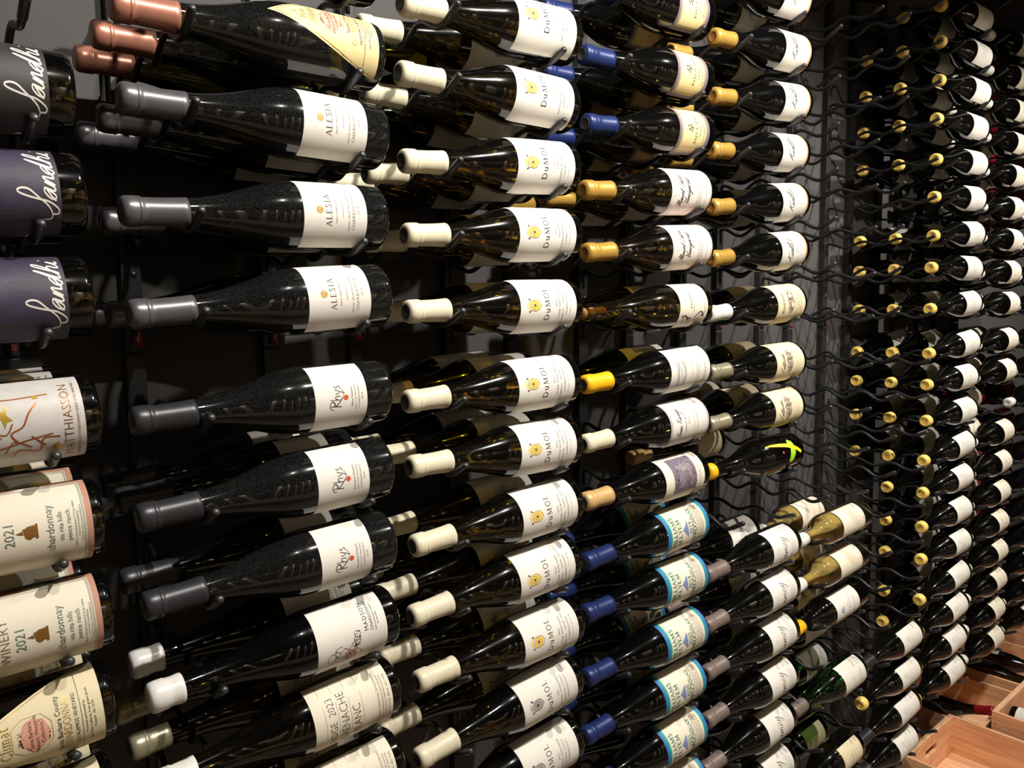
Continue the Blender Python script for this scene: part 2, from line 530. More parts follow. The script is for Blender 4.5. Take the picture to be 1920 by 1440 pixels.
# ---------------------------------------------------------------- lettering
# connected hand script, x-height 1
SCRIPT = {
    'a': ([[(0, .05), (.3, .45), (.75, .9), (.45, 1), (.1, .55), (.15, .08), (.45, .1), (.75, .9), (.7, .2), (.85, 0), (1.0, .15)]], 1.0),
    'd': ([[(0, .05), (.3, .45), (.7, .85), (.45, 1), (.1, .55), (.15, .08), (.45, .1), (.95, 2.3), (.7, .3), (.8, 0), (1, .15)]], 1.0),
    'e': ([[(0, .05), (.45, .45), (.55, .85), (.35, 1), (.12, .6), (.2, .1), (.5, 0), (.8, .2)]], .8),
    'g': ([[(0, .05), (.3, .45), (.7, .85), (.45, 1), (.1, .55), (.15, .08), (.5, .15), (.72, .95), (.6, -.7), (.35, -1.1), (.2, -.8), (.9, .15)]], .9),
    'h': ([[(0, .05), (.5, 1.4), (.6, 2.2), (.4, 2.2), (.25, 1.2), (.15, 0), (.3, .7), (.55, 1), (.7, .8), (.65, .2), (.75, 0), (.95, .15)]], .95),
    'i': ([[(0, .05), (.3, .95), (.22, .2), (.35, 0), (.55, .15)], [(.36, 1.45), (.42, 1.55)]], .55),
    'l': ([[(0, .05), (.45, 1.4), (.5, 2.2), (.3, 2.0), (.15, .4), (.3, 0), (.5, .15)]], .5),
    'm': ([[(0, .05), (.2, .9), (.15, 0), (.35, .8), (.5, .95), (.55, .6), (.5, 0), (.7, .8), (.88, .95), (.92, .5), (.95, .05), (1.15, .15)]], 1.15),
    'n': ([[(0, .05), (.2, .9), (.15, 0), (.4, .85), (.58, .95), (.6, .5), (.65, .05), (.85, .15)]], .85),
    'o': ([[(0, .1), (.3, .95), (.08, .5), (.25, .02), (.55, .4), (.4, .95), (.7, .85)]], .7),
    'r': ([[(0, .05), (.25, 1.05), (.35, .85), (.5, .85), (.42, .2), (.55, 0), (.7, .12)]], .7),
    's': ([[(0, .05), (.35, 1.05), (.42, .7), (.5, .2), (.3, 0), (.12, .1), (.65, .1)]], .65),
    't': ([[(0, .05), (.4, 1.8), (.25, .3), (.38, 0), (.55, .12)], [(.1, 1.2), (.6, 1.25)]], .55),
    'u': ([[(0, .05), (.2, .95), (.15, .2), (.35, .02), (.6, .5), (.68, .95), (.62, .2), (.78, 0), (.95, .15)]], .95),
    'v': ([[(0, .05), (.2, .95), (.25, .1), (.4, .05), (.6, .9), (.8, .9)]], .8),
    'w': ([[(0, .05), (.18, .95), (.2, .1), (.4, .1), (.5, .9), (.52, .1), (.75, .15), (.85, .95), (1, .85)]], 1.0),
    'y': ([[(0, .05), (.2, .95), (.18, .25), (.35, .05), (.65, .95), (.55, -.6), (.33, -1.1), (.18, -.8), (.85, .15)]], .85),
    'K': ([[(.25, 2.2), (.1, 1.0), (-.1, 0)], [(1.2, 2.2), (.6, 1.5), (.15, 1.05), (.55, .7), (.85, .1), (1.15, .1)]], 1.15),
    'L': ([[(.9, 1.9), (.75, 2.2), (.5, 1.6), (.3, .4), (0, .1), (.2, -.05), (.6, .1), (1.1, .05)]], 1.1),
    'M': ([[(-.2, .1), (0, 0), (.3, 2.0), (.35, 2.1), (.5, .2), (1.0, 2.1), (.95, .2), (1.15, 0), (1.3, .15)]], 1.3),
    'E': ([[(.95, 1.9), (.65, 2.2), (.4, 1.8), (.6, 1.2), (.3, .9), (.1, .4), (.4, 0), (.95, .3)]], 1.0),
    'V': ([[(0, 1.9), (.2, 2.1), (.35, 1.2), (.45, 0), (.9, 1.2), (1.3, 2.1)]], 1.0),
    'B': ([[(.4, 2.1), (.25, 1), (.1, 0)], [(0, 1.8), (.6, 2.2), (1.0, 1.8), (.45, 1.15), (.9, .8), (.7, .1), (.1, .05)]], 1.0),
    'R': ([[(.4, 2.1), (.25, 1), (.1, 0)], [(-.1, 1.6), (.1, 2.1), (.6, 2.2), (1.0, 1.7), (.4, 1.1), (.7, .4), (1.15, 0)]], 1.1),
    'S': ([[(-0.26, 1.18), (-0.04, 0.59), (0.30, 0.41), (0.79, 0.59), (1.13, 1.00), (1.42, 1.59), (1.79, 2.30), (1.77, 2.90), (1.52, 3.35), (1.34, 3.18), (1.28, 2.47), (1.28, 1.59), (1.31, 0.76), (1.14, 0.18), (0.87, -0.18), (0.53, -0.06), (0.41, 0.41)]], 1.5),
    ' ': ([], .6),
}
# roman capitals with serifs: strokes (weight, points, serif ends), width
SERIF = {
    'A': ([('t', [(0, 0), (.36, 1)], '0'), ('T', [(.36, 1), (.75, 0)], '1'), ('t', [(.14, .36), (.6, .36)], '')], .75),
    'B': ([('T', [(.1, 0), (.1, 1)], '01'), ('m', [(.1, 1), (.4, .98), (.52, .76), (.38, .54), (.1, .52)], ''), ('m', [(.1, .52), (.45, .5), (.6, .25), (.45, .02), (.1, 0)], '')], .62),
    'C': ([('m', [(.75, .76), (.6, .95), (.4, 1), (.15, .85), (.04, .5), (.15, .15), (.4, 0), (.62, .06), (.76, .26)], '')], .8),
    'D': ([('T', [(.1, 0), (.1, 1)], '01'), ('m', [(.1, 1), (.45, .98), (.72, .78), (.8, .5), (.72, .22), (.45, .02), (.1, 0)], '')], .84),
    'E': ([('T', [(.1, 0), (.1, 1)], '01'), ('t', [(.1, 1), (.55, 1), (.56, .82)], ''), ('t', [(.1, .52), (.44, .52)], ''), ('t', [(.1, 0), (.58, 0), (.6, .2)], '')], .62),
    'H': ([('T', [(.1, 0), (.1, 1)], '01'), ('T', [(.68, 0), (.68, 1)], '01'), ('t', [(.1, .52), (.68, .52)], '')], .78),
    'I': ([('T', [(.12, 0), (.12, 1)], '01')], .26),
    'L': ([('T', [(.1, 0), (.1, 1)], '01'), ('t', [(.1, 0), (.55, 0), (.58, .22)], '')], .6),
    'M': ([('t', [(.1, 0), (.12, 1)], '0'), ('T', [(.12, 1), (.48, .05)], ''), ('t', [(.48, .05), (.84, 1)], ''), ('T', [(.84, 1), (.88, 0)], '1')], .98),
    'N': ([('t', [(.1, 0), (.1, 1)], '0'), ('T', [(.1, 1), (.7, 0)], ''), ('t', [(.7, 0), (.7, 1)], '1')], .8),
    'O': ([('m', [(.42, 1), (.16, .87), (.04, .5), (.16, .13), (.42, 0), (.68, .13), (.8, .5), (.68, .87), (.42, 1)], '')], .84),
    'P': ([('T', [(.1, 0), (.1, 1)], '01'), ('m', [(.1, 1), (.42, .98), (.56, .74), (.42, .5), (.1, .48)], '')], .6),
    'R': ([('T', [(.1, 0), (.1, 1)], '01'), ('m', [(.1, 1), (.42, .98), (.55, .76), (.4, .54), (.1, .52)], ''), ('T', [(.32, .53), (.68, 0)], '1')], .7),
    'S': ([('m', [(.5, .8), (.42, .97), (.25, 1), (.08, .86), (.1, .66), (.3, .53), (.5, .38), (.52, .15), (.32, 0), (.12, .04), (.05, .22)], '')], .58),
    'T': ([('T', [(.36, 0), (.36, 1)], '0'), ('t', [(.04, .8), (.05, 1), (.67, 1), (.68, .8)], '')], .72),
    'W': ([('T', [(.02, 1), (.25, 0)], '0'), ('t', [(.25, 0), (.48, .95)], ''), ('T', [(.48, .95), (.7, 0)], ''), ('t', [(.7, 0), (.95, 1)], '1')], .98),
    'Y': ([('T', [(.04, 1), (.36, .5)], '0'), ('t', [(.68, 1), (.36, .5)], '0'), ('T', [(.36, .5), (.36, 0)], '1')], .72),
    'Z': ([('t', [(.06, .8), (.07, 1), (.6, 1)], ''), ('T', [(.6, 1), (.05, 0)], ''), ('t', [(.05, 0), (.6, 0), (.63, .22)], '')], .68),
    '&': ([('m', [(.75, .45), (.6, .1), (.3, 0), (.08, .2), (.2, .5), (.45, .72), (.42, .95), (.25, .98), (.2, .78), (.4, .4), (.75, .0)], '')], .8),
    'u': ([('T', [(.08, .66), (.1, .18)], '0'), ('m', [(.1, .2), (.2, .02), (.36, .04), (.5, .2)], ''), ('T', [(.52, .66), (.52, 0)], '01')], .62),
    'l': ([('T', [(.1, 0), (.1, 1.05)], '01')], .24),
    'i': ([('T', [(.1, 0), (.1, .66)], '01'), ('T', [(.09, .92), (.11, .98)], '')], .24),
    'm': ([('T', [(.1, 0), (.1, .66)], '01'), ('m', [(.1, .5), (.25, .66), (.4, .6), (.42, .4)], ''), ('T', [(.42, .45), (.42, 0)], '1'),
           ('m', [(.42, .5), (.57, .66), (.72, .6), (.74, .4)], ''), ('T', [(.74, .45), (.74, 0)], '1')], .88),
    'a': ([('m', [(.1, .54), (.25, .66), (.4, .58), (.42, .4)], ''), ('T', [(.42, .45), (.42, .08), (.5, 0)], ''), ('m', [(.42, .38), (.15, .3), (.06, .14), (.18, 0), (.42, .14)], '')], .54),
    't': ([('T', [(.16, .88), (.16, .1), (.24, 0), (.36, .06)], ''), ('t', [(.02, .64), (.34, .64)], '')], .4),
    'n': ([('T', [(.1, 0), (.1, .66)], '01'), ('m', [(.1, .5), (.28, .66), (.44, .6), (.46, .4)], ''), ('T', [(.46, .45), (.46, 0)], '1')], .58),
    'o': ([('m', [(.28, .66), (.08, .55), (.04, .33), (.08, .1), (.28, 0), (.48, .1), (.52, .33), (.48, .55), (.28, .66)], '')], .57),
    ' ': ([], .4),
}


def ribbon(pts, w):
    """Flat stroke polygon pieces (quads) of width w (number or list) along 2-D points."""
    n = len(pts)
    vs_, fs = [], []
    for i in range(n):
        a, b = pts[max(i - 1, 0)], pts[min(i + 1, n - 1)]
        dx, dy = b[0] - a[0], b[1] - a[1]
        l = math.hypot(dx, dy) or 1e-6
        ww = (w[i] if isinstance(w, (list, tuple)) else w) / 2
        nx, ny_ = -dy / l * ww, dx / l * ww
        vs_ += [(pts[i][0] + nx, pts[i][1] + ny_), (pts[i][0] - nx, pts[i][1] - ny_)]
    for i in range(n - 1):
        fs.append((2 * i, 2 * i + 1, 2 * i + 3, 2 * i + 2))
    return vs_, fs


def join2(parts):
    V, F = [], []
    for v, f in parts:
        o = len(V)
        V += v
        F += [tuple(i + o for i in q) for q in f]
    return V, F


def script_text(s, xh, slant=0.35, weight=0.16, u=0, v=0, contrast=0.45, wide=1.0):
    parts, x = [], 0
    for ch in s:
        st, adv = SCRIPT[ch]
        for pl in st:
            pts = catmull([((px * wide + x + py * slant) * xh, py * xh) for px, py in pl], 6)
            ws = []
            for i in range(len(pts)):
                a, b = pts[max(i - 1, 0)], pts[min(i + 1, len(pts) - 1)]
                down = abs(b[1] - a[1]) / (math.hypot(b[0] - a[0], b[1] - a[1]) or 1)
                ws.append(weight * xh * (1 - contrast + contrast * down))
            parts.append(ribbon(pts, ws))
        x += adv * wide
    V, F = join2(parts)
    cx = (min(p[0] for p in V) + max(p[0] for p in V)) / 2
    return [(p[0] - cx + u, p[1] + v) for p in V], F


def serif_text(s, cap, u=0, v=0, track=0.12, bold=1.0):
    wT, wm, wt = 0.13 * bold, 0.10 * bold, 0.055 * bold
    parts, x = [], 0
    for ch in s:
        st, adv = SERIF[ch]
        for wt_, pl, ends in st:
            ww = {'T': wT, 'm': wm, 't': wt}[wt_] * cap
            pts = [((px + x) * cap, py * cap) for px, py in pl]
            p2 = catmull(pts, 5) if len(pts) > 3 else pts
            parts.append(ribbon(p2, ww))
            for e in ends:
                p = pts[0] if e == '0' else pts[-1]
                parts.append(ribbon([(p[0] - .13 * cap, p[1]), (p[0] + .13 * cap, p[1])], wt * cap))
        x += adv + track
    V, F = join2(parts)
    cx = (min(p[0] for p in V) + max(p[0] for p in V)) / 2
    return [(p[0] - cx + u, p[1] + v) for p in V], F


TXT = {}


def plain_text(s, size, u=0, v=0, track=1.0, weight=0.0):
    """Sans lettering from the built-in vector font, filled flat; size is roughly the cap height in mm."""
    key = (s, track, weight)
    if key not in TXT:
        cu = bpy.data.curves.new('lettering', 'FONT')
        cu.body = s
        cu.align_x = 'CENTER'
        cu.size = 1.38
        cu.space_character = track
        cu.offset = weight
        cu.resolution_u = 2
        ob = bpy.data.objects.new('lettering', cu)
        COL.objects.link(ob)
        me = bpy.data.meshes.new_from_object(ob)
        TXT[key] = ([(q.co.x, q.co.y) for q in me.vertices], [tuple(p.vertices) for p in me.polygons])
        bpy.data.objects.remove(ob, do_unlink=True)
        bpy.data.meshes.remove(me)
        bpy.data.curves.remove(cu)
    V, F = TXT[key]
    return [(p[0] * size + u, p[1] * size + v) for p in V], F


def rect(u0, v0, u1, v1):
    n = max(1, int(abs(u1 - u0) / 3))
    V, F = [], []
    for i in range(n + 1):
        uu_ = u0 + (u1 - u0) * i / n
        V += [(uu_, v0), (uu_, v1)]
    for i in range(n):
        F.append((2 * i, 2 * i + 2, 2 * i + 3, 2 * i + 1))
    return V, F


def frame(u0, v0, u1, v1, w_):
    return join2([rect(u0, v0, u1, v0 + w_), rect(u0, v1 - w_, u1, v1), rect(u0, v0, u0 + w_, v1), rect(u1 - w_, v0, u1, v1)])


def line(pts, w_, n=6):
    return ribbon(catmull(pts, n), w_)


def poly(pts):
    return list(pts), [tuple(range(len(pts)))]


def disc(u, v, r, n=20, wob=0.0, seed=0):
    rg = random.Random(seed)
    return poly([(u + r * (1 + rg.uniform(-wob, wob)) * math.cos(2 * math.pi * k / n), v + r * (1 + rg.uniform(-wob, wob)) * math.sin(2 * math.pi * k / n)) for k in range(n)])


def lines(rows):
    """Several plain text rows: (text, size, v)."""
    return join2([plain_text(s, z, 0, v) for s, z, v in rows])

# ---------------------------------------------------------------- bottle shapes (z from the base, radius; mm)
BURG = [(14, 0), (12, 12), (6, 24), (1, 31), (0, 35), (0.6, 38), (3, 40.2), (7, 41), (60, 41.3), (116, 41.1), (128, 40.3), (140, 38.4), (152, 35.6),
        (164, 32), (176, 28.3), (188, 24.8), (200, 21.8), (212, 19.4), (224, 17.6), (236, 16.4), (250, 15.5), (262, 14.9), (283, 14.5), (285, 15.8),
        (297, 15.8), (301, 15.3), (303.5, 13.6), (304.3, 10), (300, 9.4), (296, 0)]
BORD = [(14, 0), (12, 12), (6, 22), (1, 28), (0, 32), (0.6, 34.5), (3, 36.8), (7, 37.6), (90, 37.8), (176, 37.6), (186, 36.6), (195, 34), (203, 29.8),
        (210, 24.6), (217, 19.8), (224, 16.9), (233, 15.4), (250, 14.6), (284, 14.3), (286, 15.6), (296, 15.6), (301, 15.1), (303.5, 13.4), (304.3, 10), (300, 9.4), (296, 0)]
TOTAL = 304.3
NOSE = [q for q in BURG if q[0] >= 7 and q[0] < 304]


def outer(prof):
    """Monotone outside wall of a profile."""
    i = max(k for k, q in enumerate(prof) if q[0] <= 0.6 and q[1] > 10)
    j = max(k for k, q in enumerate(prof) if q[0] > 303 and q[1] > 12)
    return prof[i:j + 1]


# ---------------------------------------------------------------- colours
G_OLIVE = glass('olive_bottle_glass', (0.34, 0.27, 0.035), dust=0.005)
G_DARK = glass('smoky_bottle_glass', (0.16, 0.145, 0.04), dust=0.022)
G_BLACK = glass('near_black_bottle_glass', (0.13, 0.12, 0.045), dust=0.005)
G_GREEN = glass('bright_green_bottle_glass', (0.10, 0.36, 0.10), dust=0.004)
G_CLEAR = glass('clear_bottle_glass', (0.95, 0.95, 0.89), dust=0.004)
paper = mat('white_label_paper', (228, 223, 214), rough=0.75, bump=0.25, bscale=1500)
paper_cream = mat('cream_label_paper', (228, 214, 178), rough=0.7, bump=0.15, bscale=1500)
paper_ivory = mat('ivory_label_paper', (230, 221, 202), rough=0.7, bump=0.15, bscale=1500)
paper_tan = mat('buff_label_paper', (226, 206, 150), rough=0.6, bump=0.1, bscale=1500)
paper_grey = mat('pearl_grey_label_paper', (204, 200, 196), rough=0.42, noise=0.05, nscale=120)
paper_black = mat('black_label_paper', (52, 50, 50), rough=0.5, bump=0.35, bscale=2500)
paper_violet = mat('violet_black_label_paper', (62, 56, 72), rough=0.5, bump=0.35, bscale=2500)
paper_lime = mat('lime_label_paper', (152, 206, 22), rough=0.5)
paper_red = mat('red_label_paper', (150, 18, 26), rough=0.5)
ink = mat('black_ink', (42, 40, 40), rough=0.6)
ink_grey = mat('grey_ink', (122, 116, 112), rough=0.6)
ink_pale = mat('pale_grey_ink', (168, 162, 156), rough=0.6)
ink_white = mat('white_foil_ink', (238, 234, 226), rough=0.5)
ink_gold = mat('gold_foil_ink', (196, 160, 62), rough=0.35, metal=0.55)
ink_bronze = mat('bronze_foil_ink', (150, 104, 52), rough=0.4, metal=0.5)
ink_copper = mat('copper_foil_ink', (176, 96, 48), rough=0.35, metal=0.5)
ink_crest = mat('crest_yellow_ink', (234, 202, 96), rough=0.6)
ink_purple = mat('plum_ink', (96, 58, 92), rough=0.6)
ink_violet = mat('violet_line_ink', (88, 76, 118), rough=0.45)
ink_red = mat('orange_red_ink', (206, 84, 52), rough=0.6)
ink_pink = mat('salmon_pink_ink', (224, 160, 138), rough=0.65, noise=0.08, nscale=500)
ink_rose = mat('rose_border_ink', (188, 140, 118), rough=0.65)
ink_mauve = mat('mauve_border_ink', (118, 102, 116), rough=0.65)
ink_blue = mat('bright_blue_ink', (46, 118, 190), rough=0.55)
ink_teal = mat('teal_ink', (34, 158, 138), rough=0.55)
ink_green = mat('sage_green_ink', (74, 124, 100), rough=0.6)
ink_dkgreen = mat('grey_green_ink', (104, 124, 112), rough=0.6)
ink_lime = mat('leaf_lime_ink', (160, 214, 32), rough=0.5)
ink_yellow = mat('banana_yellow_ink', (248, 222, 20), rough=0.5)
ink_straw = mat('pale_yellow_ink', (228, 216, 130), rough=0.6)
ink_tan = mat('tan_strip_ink', (200, 150, 92), rough=0.55)
ink_brown = mat('warm_brown_ink', (140, 112, 84), rough=0.6)
ink_ray = mat('apricot_line_ink', (222, 164, 116), rough=0.6)
art_vignette = picture('engraved_vignette_print', [(0.35, (70, 58, 56)), (0.5, (150, 132, 120)), (0.62, (226, 210, 176)), (0.7, (120, 100, 96))], 150, dist=2)
art_dark = picture('purple_bramble_print', [(0.3, (34, 28, 34)), (0.45, (66, 50, 60)), (0.54, (170, 160, 180)), (0.6, (88, 62, 72)), (0.75, (168, 80, 84))], 190, stretch=(0.5, 1, 1.6), dist=3)
art_band = picture('grey_swirl_print', [(0.35, (120, 126, 128)), (0.5, (206, 206, 200)), (0.6, (140, 146, 148)), (0.7, (224, 222, 214))], 420, dist=2)
art_marble = picture('pink_marble_print', [(0.3, (226, 210, 202)), (0.5, (240, 232, 226)), (0.62, (226, 200, 186)), (0.75, (206, 176, 164))], 60, dist=2)
art_hill = picture('blue_hill_print', [(0.35, (64, 84, 150)), (0.5, (150, 164, 204)), (0.65, (84, 100, 160))], 700, dist=1)
art_coin = picture('gold_seal_print', [(0.3, (120, 90, 40)), (0.5, (214, 176, 88)), (0.7, (90, 84, 80))], 700, dist=1)

foil = lambda n, c, rough=0.36, metal=0.25: mat(n, c, rough=rough, metal=metal, noise=0.05, nscale=160)
C_GREY = foil('pewter_grey_foil', (104, 102, 106), 0.33, 0.5)
C_BLACK = foil('black_foil', (52, 52, 56), 0.36, 0.3)
C_COPPER = foil('copper_foil', (184, 124, 104), 0.34, 0.4)
C_IVORY = foil('ivory_foil', (218, 209, 182), 0.42, 0.0)
C_BLUE = foil('royal_blue_foil', (30, 46, 98), 0.38, 0.2)
C_GOLD = foil('gold_foil', (200, 158, 74), 0.36, 0.4)
C_AMBER = foil('amber_yellow_foil', (246, 184, 22), 0.42, 0.0)
C_TAN = foil('tan_foil', (204, 168, 112), 0.4, 0.1)
C_WHITE = foil('white_foil', (228, 226, 218), 0.42, 0.0)
C_SILVER = foil('pale_silver_foil', (172, 166, 140), 0.33, 0.5)
C_TAUPE = foil('taupe_foil', (122, 106, 100), 0.42, 0.1)
C_YELLOW = foil('pale_yellow_wax', (248, 214, 112), 0.45, 0.0)
C_WAX = mat('white_wax', (228, 226, 222), rough=0.3, bump=0.3, bscale=120)
C_RED = foil('dark_red_foil', (140, 20, 30), 0.36, 0.2)
T_DARK = mat('dark_capsule_disc', (62, 58, 56), rough=0.45, bump=0.4, bscale=900)
T_AMBER = mat('amber_cork_disc', (230, 184, 92), rough=0.6, noise=0.12, nscale=400)
T_CORK = mat('cork', (198, 152, 96), rough=0.85, noise=0.2, nscale=500)
T_GOLDD = mat('embossed_gold_disc', (156, 108, 52), rough=0.4, metal=0.4, bump=0.8, bscale=700)
m_wine = None


def wine_mat():
    m = bpy.data.materials.new('golden_white_wine')
    m.use_nodes = True
    nt = m.node_tree
    nt.nodes.clear()
    out = nt.nodes.new('ShaderNodeOutputMaterial')
    tr = nt.nodes.new('ShaderNodeBsdfTransparent')
    tr.inputs['Color'].default_value = (0.86, 0.68, 0.26, 1)
    df = nt.nodes.new('ShaderNodeBsdfDiffuse')
    df.inputs['Color'].default_value = (0.72, 0.52, 0.16, 1)
    mx = nt.nodes.new('ShaderNodeMixShader')
    mx.inputs[0].default_value = 0.55
    nt.links.new(tr.outputs[0], mx.inputs[1])
    nt.links.new(df.outputs[0], mx.inputs[2])
    nt.links.new(mx.outputs[0], out.inputs['Surface'])
    return m


m_wine = wine_mat()


# ---------------------------------------------------------------- wrapping flat artwork round a bottle
def wrap(name, geo, prof, R, vc, off, uoff, m, step=3.5):
    V, F = geo
    bm = bmesh.new()
    bv = [bm.verts.new((p[0], p[1], 0)) for p in V]
    for f in F:
        try:
            bm.faces.new([bv[i] for i in f])
        except ValueError:
            pass
    big = any(max(V[i][0] for i in f) - min(V[i][0] for i in f) > step * 1.2 for f in F)
    tall = (vc + max(p[1] for p in V)) > 118
    if any(len(f) > 4 for f in F):
        bmesh.ops.triangulate(bm, faces=[f for f in bm.faces if len(f.verts) > 4])
    if big:
        u0, u1 = min(p[0] for p in V), max(p[0] for p in V)
        k = math.ceil(u0 / step)
        while k * step < u1:
            bmesh.ops.bisect_plane(bm, geom=list(bm.verts) + list(bm.edges) + list(bm.faces), plane_co=(k * step, 0, 0), plane_no=(1, 0, 0), dist=1e-4)
            k += 1
    if tall:
        v = 116
        v1 = vc + max(p[1] for p in V)
        while v < v1:
            bmesh.ops.bisect_plane(bm, geom=list(bm.verts) + list(bm.edges) + list(bm.faces), plane_co=(0, v - vc, 0), plane_no=(0, 1, 0), dist=1e-4)
            v += 6
    for q in bm.verts:
        z = vc + q.co.y
        a = (q.co.x + uoff) / R
        r = interp(prof, z) + off
        q.co = Vector((r * math.sin(a) / 1000, -r * math.cos(a) / 1000, z / 1000))
    me = bpy.data.meshes.new(name)
    bm.normal_update()
    bm.to_mesh(me)
    bm.free()
    smooth(me)
    me.materials.append(m)
    return me


def label_geo(h, hw, nu=26, nv=10):
    f = hw if callable(hw) else (lambda t: hw)
    V, F = [], []
    for j in range(nv + 1):
        t = j / nv
        for i in range(nu + 1):
            V.append(((-1 + 2 * i / nu) * f(t), -h / 2 + h * t))
    n = nu + 1
    for j in range(nv):
        for i in range(nu):
            F.append((j * n + i, j * n + i + 1, (j + 1) * n + i + 1, (j + 1) * n + i))
    return V, F


def capsule_mesh(prof, length, style):
    o = outer(prof)
    z0 = TOTAL - length
    if style == 'wax':
        pr = [(z0, 15.4), (z0 + 0.8, 16.8), (z0 + 4, 17.2), (z0 + 10, 16.4), (285, 16.6), (288, 17.6), (298, 17.8), (303, 17.0), (305.5, 14.2), (306.4, 8), (306.6, 0.2)]
        return lathe('wax_cap', pr, 36)
    pr = [(z0, interp(o, z0) + 0.15), (z0 + 0.2, interp(o, z0) + 0.6)]
    z = z0 + 6
    while z < 281:
        pr.append((z, interp(o, z) + 0.6))
        z += 6
    pr += [(283.5, 15.2), (285.2, 16.5), (287.4, 16.7), (288.2, 16.2), (289.2, 16.2), (290, 16.6), (297.5, 16.5), (301, 16.0), (303.4, 14.6), (304.9, 12.2), (305.1, 9.6)]
    if style == 'ring':
        pr += [(304.2, 8.8), (303.2, 8.4)]
    else:
        pr += [(305.1, 0.2)]
    return lathe('capsule', pr, 36)


def top_disc(style):
    if style == 'ring':
        return lathe('cork', [(303.0, 8.6), (303.3, 8.5), (303.5, 4.5), (303.1, 4.2), (303.1, 0.2)], 24)
    return lathe('capsule_disc', [(305.15, 10.4), (305.5, 10.2), (305.6, 8.2), (305.3, 7.9), (305.4, 0.2)], 24)


TYPES = {}


def bottle_type(key, desc, cat_group, prof=BURG, g=None, cap=None, capmat=None, top=None, label=None, back=None, phi=0.0, jit=6.0, wine=False, cork=False):
    o = outer(prof)
    R = prof[8][1]
    T = dict(desc=desc, group=cat_group, R=R, phi=phi, jit=jit, parts=[])
    seg = 44
    T['parts'].append(('glass', lathe('glass', prof, seg), g or G_BLACK, []))
    if wine:
        wp = [(44, 0.2), (44, 20), (45, R - 2.6)] + [(z, interp(o, z) - 2.4) for z in (60, 100, 140, 170, 180, 188, 196, 203, 210, 217, 224, 233, 250, 262)] + [(262.2, 0.2)]
        T['parts'].append(('wine', lathe('wine', wp, 36), m_wine, []))
    if cap:
        length, style = cap
        sub = []
        if top is not None and style != 'wax':
            sub.append(('cork' if style == 'ring' else 'capsule_disc', top_disc(style), top))
        T['parts'].append(('wax_cap' if style == 'wax' else 'capsule', capsule_mesh(prof, length, style), capmat, sub))
    if cork:
        T['parts'].append(('cork', lathe('cork', [(258, 0.2), (258, 9.2), (303, 9.2), (304.6, 8.6), (304.8, 0.2)], 20), T_CORK, []))
    for lab, nm, uo in ((label, 'label', 0), (back, 'back_label', math.pi * R)):
        if not lab:
            continue
        vc = lab['v0'] + lab['h'] / 2
        uo2 = uo + lab.get('u', 0)
        me = wrap(nm, label_geo(lab['h'], lab['hw']), o, R, vc, 0.25, uo2, lab['m'], 1e9)
        sub = []
        for i, (pn, pm, geo) in enumerate(lab.get('prints', [])):
            sub.append((pn, wrap(pn, geo, o, R, vc, 0.42 + 0.05 * i, uo2, pm), pm))
        T['parts'].append((nm, me, lab['m'], sub))
    TYPES[key] = T


def tiny(rows, w_=1.0):
    return lines(rows)


bar_prints = lambda: [('barcode', ink, join2([rect(-14 + k * 2.0, -16, -14 + k * 2.0 + (0.7 if k % 3 else 1.2), -4) for k in range(14)]))]
BACK = dict(v0=34, h=70, hw=30, m=paper, prints=[])
BACKB = dict(v0=24, h=72, hw=30, m=paper, prints=bar_prints())
rg = random.Random(3)


def scribble(u, v, w_, h_, n, seed, lw=0.45):
    r_ = random.Random(seed)
    out = []
    for _ in range(n):
        x, y = u + r_.uniform(-w_, w_), v + r_.uniform(-h_, h_)
        pts = [(x, y)]
        for k in range(6):
            x = min(u + w_, max(u - w_, x + r_.uniform(-w_ * .5, w_ * .5)))
            y = min(v + h_, max(v - h_, y + r_.uniform(-h_ * .5, h_ * .5)))
            pts.append((x, y))
        out.append(line(pts, lw, 5))
    return join2(out)


def dash(v, half, h_, seed):
    """A line of print too small to read: word-length strokes."""
    r_ = random.Random(seed)
    out, x = [], -half
    while x < half - 1:
        l_ = min(half - x, r_.uniform(1.2, 3.0) * h_)
        out.append(rect(x, v, x + l_, v + h_ * 0.62))
        x += l_ + h_ * 0.6
    return join2(out)


# --- script label, black and violet (leftmost column)
script_S = script_text('Sandhi', 9.4, slant=0.30, weight=0.20, u=2, v=-46, contrast=0.5, wide=1.35)
bottle_type('SB', 'bottle with black label and white script', 'bottles with white script labels', g=G_OLIVE, cap=(64, 'foil'), capmat=C_BLACK,
            label=dict(v0=24, h=100, hw=62, m=paper_black, prints=[('lettering', ink_white, script_S)]), back=BACK, phi=4)
contour = []
for cx_, cy_ in ((-26, 26), (20, 34), (30, -6), (-10, -2)):
    for k in range(1, 9):
        contour.append(line([(cx_ + 2.6 * k * math.cos(a * .7854) * (1 + .3 * math.sin(a * 2 + k * .3)), cy_ + 3.0 * k * math.sin(a * .7854)) for a in range(9)], 0.4, 4))
bottle_type('SP', 'bottle with violet contour label and white script', 'bottles with white script labels', g=G_OLIVE, cap=(64, 'foil'), capmat=C_BLACK,
            label=dict(v0=24, h=100, hw=62, m=paper_violet, prints=[('contour_lines', ink_violet, join2(contour)), ('lettering', ink_white, script_S)]), back=BACK, phi=4)

